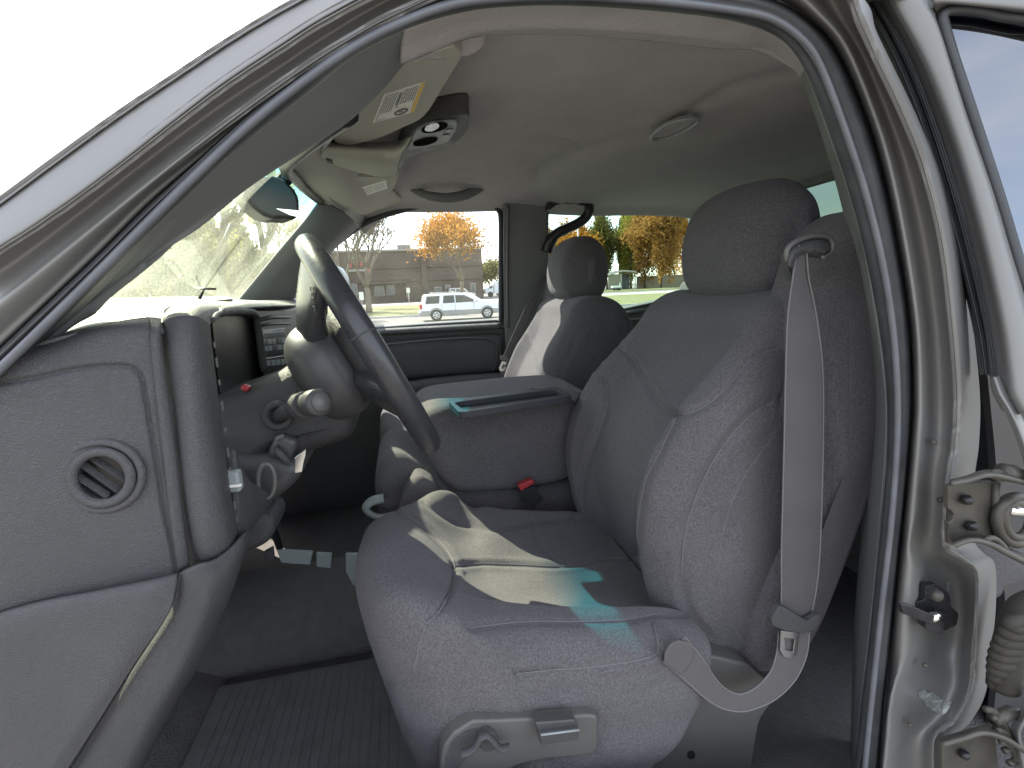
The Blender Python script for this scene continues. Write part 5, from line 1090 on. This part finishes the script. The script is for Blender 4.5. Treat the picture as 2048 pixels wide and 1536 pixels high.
# brick building
GZ = -1.57
def at(u, v, y): return P(u, v, y)
b = empty('brick_building', (3, 90, GZ)); tag(b, 'long low red-brown brick building behind the two trees and the white vehicle', 'building')
x0, x1, zt = -34.0, at(966, 560, 84.8).x, at(900, 499, 84.8).z
prism('wall', [(x0, 84.8, GZ), (x1, 84.8, GZ), (x1, 84.8, zt), (x0, 84.8, zt)], (0, 26, 0), M['brick'], b)
rbox('parapet_cap', ((x0+x1)/2, 84.75, zt+.12), (x1-x0+.3, .5, .3), M['roofg'], b, 0)
for k in range(0, 12, 3): rbox('brick_pier', (x0+1.5+k*(x1-x0-3)/11, 84.6, (GZ+zt)/2-.1), (.9, .35, zt-GZ-.4), M['brick2'], b, 0)
rbox('brick_band', ((x0+x1)/2, 84.66, GZ+5.6), (x1-x0, .24, .35), M['brick2'], b, 0); rbox('brick_band', ((x0+x1)/2, 84.66, GZ+3.4), (x1-x0, .24, .25), M['brick2'], b, 0)
hv = rbox('rooftop_unit', at(808, 503, 90)+Vector((0, 0, .4)), (2.2, 1.8, 1.3), M['roofg'], b, 0); part(hv, 'grey ventilation unit on the roof')
for k in range(4): rbox('unit_louvre', at(808, 503, 90)+Vector((0, -.93, .0+k*.25)), (1.9, .06, .08), M['shedm'], hv, 0)
for u0, u1, v0, v1 in ((700,716,566,590),(748,770,572,592),(772,790,570,590),(812,820,574,596),(850,858,572,594),(868,884,574,590),(890,902,570,592),(940,952,566,584)):
    p, q = at(u0, v0, 84.7), at(u1, v1, 84.7); wn_ = rbox('window', ((p.x+q.x)/2, 84.70, (p.z+q.z)/2), (q.x-p.x, .14, p.z-q.z), M['roofg'], b, 0); rbox('pane', ((p.x+q.x)/2, 84.60, (p.z+q.z)/2), (q.x-p.x-.25, .08, p.z-q.z-.25), M['cglass'], wn_, 0)
for k, (u, v) in enumerate(((700, 530), (712, 529), (724, 528), (734, 540))):
    rbox('sign_letter', at(u, v, 84.5), (.55, .12, .75 if k < 3 else .5), M['signr'], b, .03)
rbox('sign_band', at(712, 541, 84.5), (3.6, .12, .3), M['roofg'], b, 0)
rbox('entrance_canopy', at(770, 566, 84.2), (6.5, 1.2, .3), M['brick2'], b, 0)
# vehicles
GZ = -2.0
def car(name, label, x, y, L, H, body, kind='suv', clad=None, group=None, cat='car', yaw=0, loc_z=None, detail=True):
    loc_z = gzf(y)
    e = empty(name, (x, y, loc_z)); tag(e, label, cat, group)
    def T(p): return (x+p[0], y+p[1], loc_z+p[2])
    if kind == 'suv':
        pr = [(0, .45), (0.02, 1.02), (.10, 1.10), (.22, H-.12), (.34, H-.02), (.9, H), (2.6, H-.01), (3.05, H-.09), (3.75, 1.22), (4.1, 1.14), (4.8, 1.06), (4.98, .92), (5.02, .5), (4.9, .35), (.1, .35)]
    else:
        pr = [(0, .5), (0, 1.02), (.05, 1.08), (1.9, 1.1), (2.05, H-.1), (2.2, H), (3.1, H), (3.7, 1.2), (4.9, 1.05), (5.1, .85), (5.1, .45), (4.9, .35), (.1, .35)]
    sx = L/5.05; pr = [(a*sx, b_) for a, b_ in pr]
    prism('body', [T((a, -.92, b_)) for a, b_ in pr], (0, 1.84, 0), body, e, bevel=.06)
    if clad: 
        prism('cladding', [T((a*sx, -.945, b_)) for a, b_ in ((.04, .38), (.04, .70), (4.97, .66), (4.95, .38))], (0, .03, 0), clad, e, bevel=.01)
    if kind == 'suv': wins = [[(.33, 1.16), (.42, H-.16), (1.18, H-.14), (1.12, 1.16)], [(1.34, 1.16), (1.40, H-.14), (2.02, H-.14), (2.04, 1.16)], [(2.10, 1.16), (2.08, H-.14), (2.62, H-.16), (3.42, 1.18)]]
    else: wins = [[(2.16, 1.16), (2.28, H-.14), (3.0, H-.14), (3.5, 1.18)]]
    for wv in wins: prism('window', [T((a*sx, -.935, b_)) for a, b_ in wv], (0, .03, 0), M['cglass'], e, bevel=.004)
    if kind == 'suv': prism('windscreen', [T((2.70*sx, -.80, H-.13)), T((3.60*sx, -.86, 1.24)), T((3.60*sx, .86, 1.24)), T((2.70*sx, .80, H-.13))], (.03, 0, .05), M['cglass'], e)
    for wx in (.92*sx, 3.95*sx):
        wl = prism('wheel', [T((wx+.39*math.cos(t), -.97, .39+.39*math.sin(t))) for t in [i*math.pi/12 for i in range(24)]], (0, .26, 0), M['tyre'], e, bevel=.02)
        prism('rim', [T((wx+.24*math.cos(t), -.985, .39+.24*math.sin(t))) for t in [i*math.pi/10 for i in range(20)]], (0, .03, 0), M['alloy'], wl, bevel=.005)
        for k in range(5):
            a = k*2*math.pi/5; prism('rim_gap', [T((wx+.19*math.cos(a+d), -.99, .39+r*math.sin(a+d))) if False else T((wx+r*math.cos(a+d), -.988, .39+r*math.sin(a+d))) for r, d in ((.09, -.3), (.2, -.33), (.2, .33), (.09, .3))], (0, .004, 0), M['tyre'], wl)
        tube('wheel_arch', [T((wx+.45*math.cos(t), -.945, .40+.45*math.sin(t))) for t in [i*math.pi/14 for i in range(15)]], .035, clad or M['tyre'], e, n=6)
    rbox('tail_lamp', T((.06, -.86, .98)), (.16, .18, .30), M['tail'], e, .02)
    rbox('headlamp', T((4.9*sx, -.80, .88)), (.2, .26, .18), M['lamp'], e, .03)
    rbox('bumper', T((0, 0, .52)), (.16, 1.8, .24), clad or M['gcar'], e, .04); rbox('bumper', T((5.02*sx, 0, .50)), (.16, 1.8, .24), clad or M['gcar'], e, .04)
    if detail and kind == 'suv':
        for yy in (-.72, .72): tube('roof_rail', [T((.7*sx, yy, H+.01)), T((.8*sx, yy, H+.06)), T((2.3*sx, yy, H+.06)), T((2.45*sx, yy, H+.0))], .025, M['gcar'], e, n=6)
        for hx in (1.9, 2.62): rbox('door_handle', T((hx*sx, -.94, 1.04)), (.18, .04, .04), M['wpaint'], e, .01)
        rbox('mirror', T((3.2*sx, -1.02, 1.22)), (.14, .2, .16), M['wpaint'], e, .03)
        for dx in (1.26, 2.06, 3.15): tube('door_gap', [T((dx*sx, -.925, .68)), T((dx*sx, -.925, 1.14))], .008, M['tyre'], e, n=4)
    return e
sx0 = P(841, 630, 34).x
car('parked_suv', 'white sport utility vehicle with beige lower body parked beyond the passenger window', sx0, 34.9, 5.75, 1.80, M['wpaint'], clad=M['gcar'], cat='suv')
sc2 = car('parked_car', 'pale grey car parked against the brick building, above the roof of the white vehicle', at(897, 590, 80).x, 80, 4.2, 1.9, M['pole'], cat='car', detail=False)
car('parked_car', 'dark car parked against the brick building left of the grey one', at(866, 590, 80).x-1.0, 80.5, 4.0, 1.6, M['dcar'], cat='car', detail=False)
def truck_(label, u, y, w_, h_):
    GZ = gzf(y)
    e = empty('box_truck', (at(u, 590, y).x, y, GZ)); tag(e, label, 'truck', None); o = wloc(e)
    rbox('cargo_box', (o.x+w_*.62, y, GZ+h_*.58), (w_*.72, 2.2, h_*.76), M['wpaint'], e, .05)
    prism('cab', [(o.x, y-1, GZ+.6), (o.x, y-1, GZ+1.5), (o.x+w_*.08, y-1, GZ+1.7), (o.x+w_*.13, y-1, GZ+h_*.72), (o.x+w_*.25, y-1, GZ+h_*.76), (o.x+w_*.25, y-1, GZ+.6)], (0, 2, 0), M['wpaint'], e, bevel=.05)
    prism('window', [(o.x+w_*.1, y-1.02, GZ+1.6), (o.x+w_*.15, y-1.02, GZ+h_*.66), (o.x+w_*.22, y-1.02, GZ+h_*.66), (o.x+w_*.22, y-1.02, GZ+1.6)], (0, .02, 0), M['cglass'], e)
    for wx in (.15, .8): prism('wheel', [(o.x+w_*wx+.5*math.cos(t), y-1.15, GZ+.5+.5*math.sin(t)) for t in [i*math.pi/8 for i in range(16)]], (0, .3, 0), M['tyre'], e)
truck_('white box truck parked right of the brick building, nearer one', 969, 95, 6.5, 3.0); truck_('white box truck parked right of the brick building, farther one', 985, 104, 7.5, 3.6)
# sign posts in front of the building
def sign(label, u, v0, v1, y, wd, ht_, m=M['signw'], name='sign_post', cat='sign'):
    GZ = gzf(y)
    p = at(u, v0, y); e = empty(name, (p.x, y, GZ)); tag(e, label, cat); zt_ = p.z
    tube('post', [(p.x, y, GZ), (p.x, y, zt_)], .05, M['pole'], e, n=8); rbox('sign_board', (p.x, y-.07, zt_-ht_/2), (wd, .05, ht_), m, e, .01)
sign('white sign on a post between the bare tree and the wheel', 722, 584, 0, 60, .5, .9); sign('small white sign on a post right of the bare tree', 816, 576, 0, 66, .45, .6)
sign('small white sign on a post above the white vehicle', 905, 582, 0, 66, .4, .7); sign('white sign on a post beside the trunk of the orange tree', 930, 584, 0, 66, .4, .7)
# trees
def limb(p, d, L, r, depth, out, tips, spread, rng, upb=.15):
    n = 4; pts = [p.copy()]
    for i in range(n):
        d = (d+Vector((rng.uniform(-1, 1), rng.uniform(-1, 1), rng.uniform(-.6, 1)*.8))*.13+Vector((0, 0, upb*.35))).normalized(); p = p+d*L/n; pts.append(p.copy())
    out.append((pts, [r, r*.86, r*.76, r*.68, r*.6], max(4, min(10, int(4+r*14)))))
    if depth <= 3: tips.append(pts[-2].copy())
    if depth == 0: tips.append(p.copy()); return
    k = 2 if rng.random() < .45 else 3
    for i in range(k):
        a = rng.uniform(0, 2*math.pi)+i*2*math.pi/k; t = d.orthogonal().normalized(); s_ = Matrix.Rotation(a, 3, d) @ t
        nd = (d*math.cos(spread)+s_*math.sin(spread)*rng.uniform(.6, 1.2)+Vector((0, 0, upb))).normalized()
        limb(p, nd, L*rng.uniform(.66, .84), max(.022, r*(.62 if k == 3 else .70)), depth-1, out, tips, spread, rng, upb)
def tree(label, x, y, H, seed, leaf=None, nleaf=0, lsize=.14, depth=6, r0=None, spread=.5, bark='bark', clump=.55, trunkf=.22, name='tree', group=None, dens=None):
    GZ = gzf(y)
    rng = random.Random(seed); fill = 0 if leaf is None or dens is None else dens; base = Vector((x, y, GZ)); out = []; tips = []; r0 = r0 or H*.028
    limb(base, Vector((rng.uniform(-.05, .05), 0, 1)).normalized(), H*trunkf, r0, depth, out, tips, spread, rng)
    e = empty(name, tuple(base)); tag(e, label, 'tree', group)
    mesh('trunk', *join([tube(None, p, r, None, n=n) for p, r, n in out]), M[bark], e)
    if leaf and nleaf:
        V = []; Fc = []; rs = np.random.RandomState(seed)
        T = np.array([tuple(t) for t in tips]); idx = rs.randint(0, len(T), nleaf)
        w_ = rs.rand(len(T))**1.3; w_ /= w_.sum(); idx = rs.choice(len(T), nleaf, p=w_)
        c = T[idx]+rs.normal(0, clump, (nleaf, 3))*np.array([1, 1, .75]); nf = int(nleaf*fill)
        if nf:
            cc0 = T.mean(0); ext = np.array([T[:, 0].std()*1.7, T[:, 1].std()*1.7, H*.46]); ctr = np.array([cc0[0], cc0[1], GZ+H*.52])
            u3 = rs.normal(size=(nf, 3)); u3 /= np.linalg.norm(u3, axis=1)[:, None]; lump = 1+.22*np.sin(u3[:, :1]*7+seed)*np.cos(u3[:, 2:]*6+u3[:, 1:2]*5)
            c[:nf] = ctr+u3*ext*lump*rs.uniform(.55, 1, (nf, 1))
        c[:, 2] = np.maximum(c[:, 2], GZ+H*.05)
        a = rs.normal(size=(nleaf, 3)); a /= np.linalg.norm(a, axis=1)[:, None]; b2 = np.cross(a, rs.normal(size=(nleaf, 3))); b2 /= np.linalg.norm(b2, axis=1)[:, None]
        s1 = lsize*rs.uniform(.6, 1.4, (nleaf, 1)); V = np.stack([c-a*s1, c+b2*s1*.6, c+a*s1, c-b2*s1*.6], 1).reshape(-1, 3); Fc = np.arange(nleaf*4).reshape(-1, 4)
        me = bpy.data.meshes.new('crown'); me.from_pydata(V.tolist(), [], Fc.tolist()); me.materials.append(M[leaf]); o = bpy.data.objects.new('crown', me); C.objects.link(o); setpar(o, e)
    return e
tree('nearly bare tree left in the passenger front window, thick trunk on the lawn', at(738, 620, 50).x, 50, 15.0, 11, 'lf_or', 220, .12, depth=8, r0=.34, spread=.70, bark='bark', trunkf=.165)
tree('tree with thin orange foliage right in the passenger front window', at(922, 600, 58).x, 58, 15.0, 5, 'lf_or', 11000, .14, depth=8, r0=.30, spread=.85, clump=.9, trunkf=.19)
tree('bare tree standing in front of the left end of the brick building', at(690, 612, 62).x, 62, 14, 23, 'lf_or', 200, .14, depth=6, r0=.3, trunkf=.22)
tree('green tree beyond the right end of the brick building', at(985, 590, 118).x, 118, 9.0, 31, 'lf_gr', 4000, .3, depth=5, clump=1.1)
# wood beyond the passenger rear window
R_spec = [(1092, 128, 14, 'lf_or'), (1118, 120, 12.5, 'lf_br'), (1140, 132, 15, 'lf_or'), (1172, 122, 14, 'lf_or'), (1196, 134, 18, 'lf_gr'), (1214, 126, 16, 'lf_gr'), (1238, 130, 18, 'lf_gr'), (1262, 124, 17, 'lf_ye'), (1290, 116, 18, 'lf_br'), (1322, 108, 20, 'lf_br'), (1352, 118, 19, 'lf_or'), (1385, 122, 20, 'lf_or'), (1420, 122, 18, 'lf_gr')]
nm = {'lf_or': 'orange', 'lf_br': 'rust brown', 'lf_gr': 'olive green', 'lf_ye': 'yellow-green'}
pos = ['behind the pillar at the left edge of the rear side window', 'low beside the left window edge', 'left of the passenger headrest', 'above the passenger headrest', 'just right of the passenger headrest', 'between headrest and shed', 'right behind the small shed', 'right of the shed, half hidden', 'left of the tall dark trunk', 'with the tall dark trunk by the driver headrest, tallest', 'partly behind the driver headrest', 'mostly behind the driver headrest', 'hidden edge of the wood behind the driver seat']
for k, (u, y, H, lf) in enumerate(R_spec):
    if k in (0, 12): continue
    tree(f'{nm[lf]} autumn tree {pos[k]}', at(u, 585, y).x, y, H*1.25, 40+k, lf, 12000, .27, dens=.75 if lf == 'lf_gr' else .5, depth=5 if k != 9 else 6, clump=1.2, bark='bark2', r0=.34, spread=.5, group='autumn trees beyond the rear side window', trunkf=.2)
# trees ahead of the truck seen through the windscreen
W_spec = [(150, 52, 9.5, 'lf_ye'), (215, 60, 9, 'lf_gr'), (262, 52, 9.5, 'lf_ye'), (318, 60, 11, 'lf_ye'), (362, 54, 9.5, 'lf_gr'), (405, 64, 11, 'lf_ye'), (440, 50, 15, 'lf_ye'), (505, 72, 10, 'lf_gr'), (545, 60, 15, 'lf_or'), (600, 80, 13, 'lf_ye')]
for k, (u, y, H, lf) in enumerate(W_spec):
    thin = k in (6, 8, 9); H *= 1.3
    tree(f'{nm[lf]} tree through the windscreen, number {k+1} from the left' if False else ['yellow-green tree at the lower left corner of the windscreen', 'olive tree near the lower left of the windscreen', 'yellow-green tree over the lit end of the dashboard', 'tall yellow-green tree behind the wiper, left of it', 'olive tree just left of the wiper', 'yellow-green tree right behind the wiper arm', 'tall thin tree with sparse leaves below the mirror', 'olive tree low beside the far windscreen pillar', 'bare branching tree by the far windscreen pillar', 'thin tree hidden partly by the far pillar'][k],
         at(u, 600, y).x, y, H, 70+k, lf, 2500 if thin else 9000, .2 if thin else .24, dens=0 if thin else .6, depth=6 if thin else 5, clump=.5 if thin else 1.0, spread=.5, bark='bark2', group='trees ahead of the truck', trunkf=.22 if thin else .18)
flat('lawn', [(-140, 30), (-61, 30), (-61, 110), (-140, 110)], .08, M['grass'])
# small open shed, cart, lamp pole, fence
GZ = -1.57
sp_ = at(1216, 584, 112); sw_ = at(1270, 583, 112).x-sp_.x; shh = at(1216, 549, 112).z-GZ
e = empty('open_shed', (sp_.x, 112, GZ)); tag(e, 'small grey open-fronted shed with a pale curved roof beyond the rear side window', 'shed')
for k in range(12): rbox('side_board', (sp_.x+.2+k*.26*sw_/6.2, 112, GZ+shh/2), (.24*sw_/6.2, .12, shh), M['shedm'], e, 0)
rbox('back_wall', (sp_.x+sw_*.72, 115, GZ+shh/2), (sw_*.56, .15, shh), M['dcar'], e, 0)
sheet('roof', [[Vector((sp_.x-.1, 111.6, GZ+shh)), Vector((sp_.x+sw_*.25, 111.6, GZ+shh+.5)), Vector((sp_.x+sw_*.55, 111.6, GZ+shh+.85)), Vector((sp_.x+sw_+.1, 111.6, GZ+shh+.5))], [Vector((sp_.x-.1, 115.4, GZ+shh)), Vector((sp_.x+sw_*.25, 115.4, GZ+shh+.5)), Vector((sp_.x+sw_*.55, 115.4, GZ+shh+.85)), Vector((sp_.x+sw_+.1, 115.4, GZ+shh+.5))]], 16, 3, M['shedr'], e, thick=.35)
for xx in (.47, 1.0): rbox('corner_post', (sp_.x+sw_*xx, 111.9, GZ+shh/2), (.18, .18, shh), M['shedr'], e, 0)
cx_ = at(1232, 582, 100); e = empty('utility_cart', (cx_.x, 100, GZ)); tag(e, 'small pale flatbed cart in front of the open shed', 'cart')
rbox('cart_bed', (cx_.x, 100, GZ+.85), (1.9, 1, .35), M['signw'], e, .05)
for d in (-.6, 0.1, .6): prism('wheel', [(cx_.x+d+.28*math.cos(t), 99.4, GZ+.28+.28*math.sin(t)) for t in [i*math.pi/8 for i in range(16)]], (0, .2, 0), M['tyre'], e)
rbox('cart_post', (cx_.x+.9, 100, GZ+1.2), (.08, .08, 1.0), M['signw'], e, 0)
lp0 = at(1157.5, 560, 70); e = empty('lamp_post', (lp0.x, 70, GZ)); tag(e, 'grey lamp post rising above the passenger headrest', 'lamp post')
tube('pole', [(lp0.x, 70, GZ), (lp0.x, 70, GZ+11.5)], [.13, .10], M['pole'], e, n=10); rbox('lamp_head', (lp0.x+.4, 70, GZ+11.5), (1.0, .3, .15), M['pole'], e, .04)
e = empty('board_fence', (60, 117, GZ)); tag(e, 'weathered board fence right of the open shed', 'fence')
fx0, fx1 = at(1274, 580, 117).x, at(1400, 580, 117).x
nb = 60; ref = None
for k in range(nb):
    x = fx0+(fx1-fx0)*k/nb
    if ref is None: ref = rbox('board', (x, 117, GZ+1.5), ((fx1-fx0)/nb*.86, .08, 3.0), M['wood'], e, 0)
    else:
        o = ref.copy(); C.objects.link(o); o.location = ref.location+Vector((x-fx0, 0, random.uniform(-.06, .06)))
rbox('rail', ((fx0+fx1)/2, 117.1, GZ+2.4), (fx1-fx0, .1, .15), M['wood'], e, 0)
# wiper on the windscreen (outside) and louvres of the cowl
wp = tube('wiper_blade', [P(399, 598, 1.24), P(420, 545, 1.25), P(440, 498, 1.26), P(462, 448, 1.27)], .0035, M['black'], truck, n=8); tube('wiper_pivot', [P(388, 577, 1.22), P(432, 578, 1.22)], .0025, M['black'], wp, n=6)
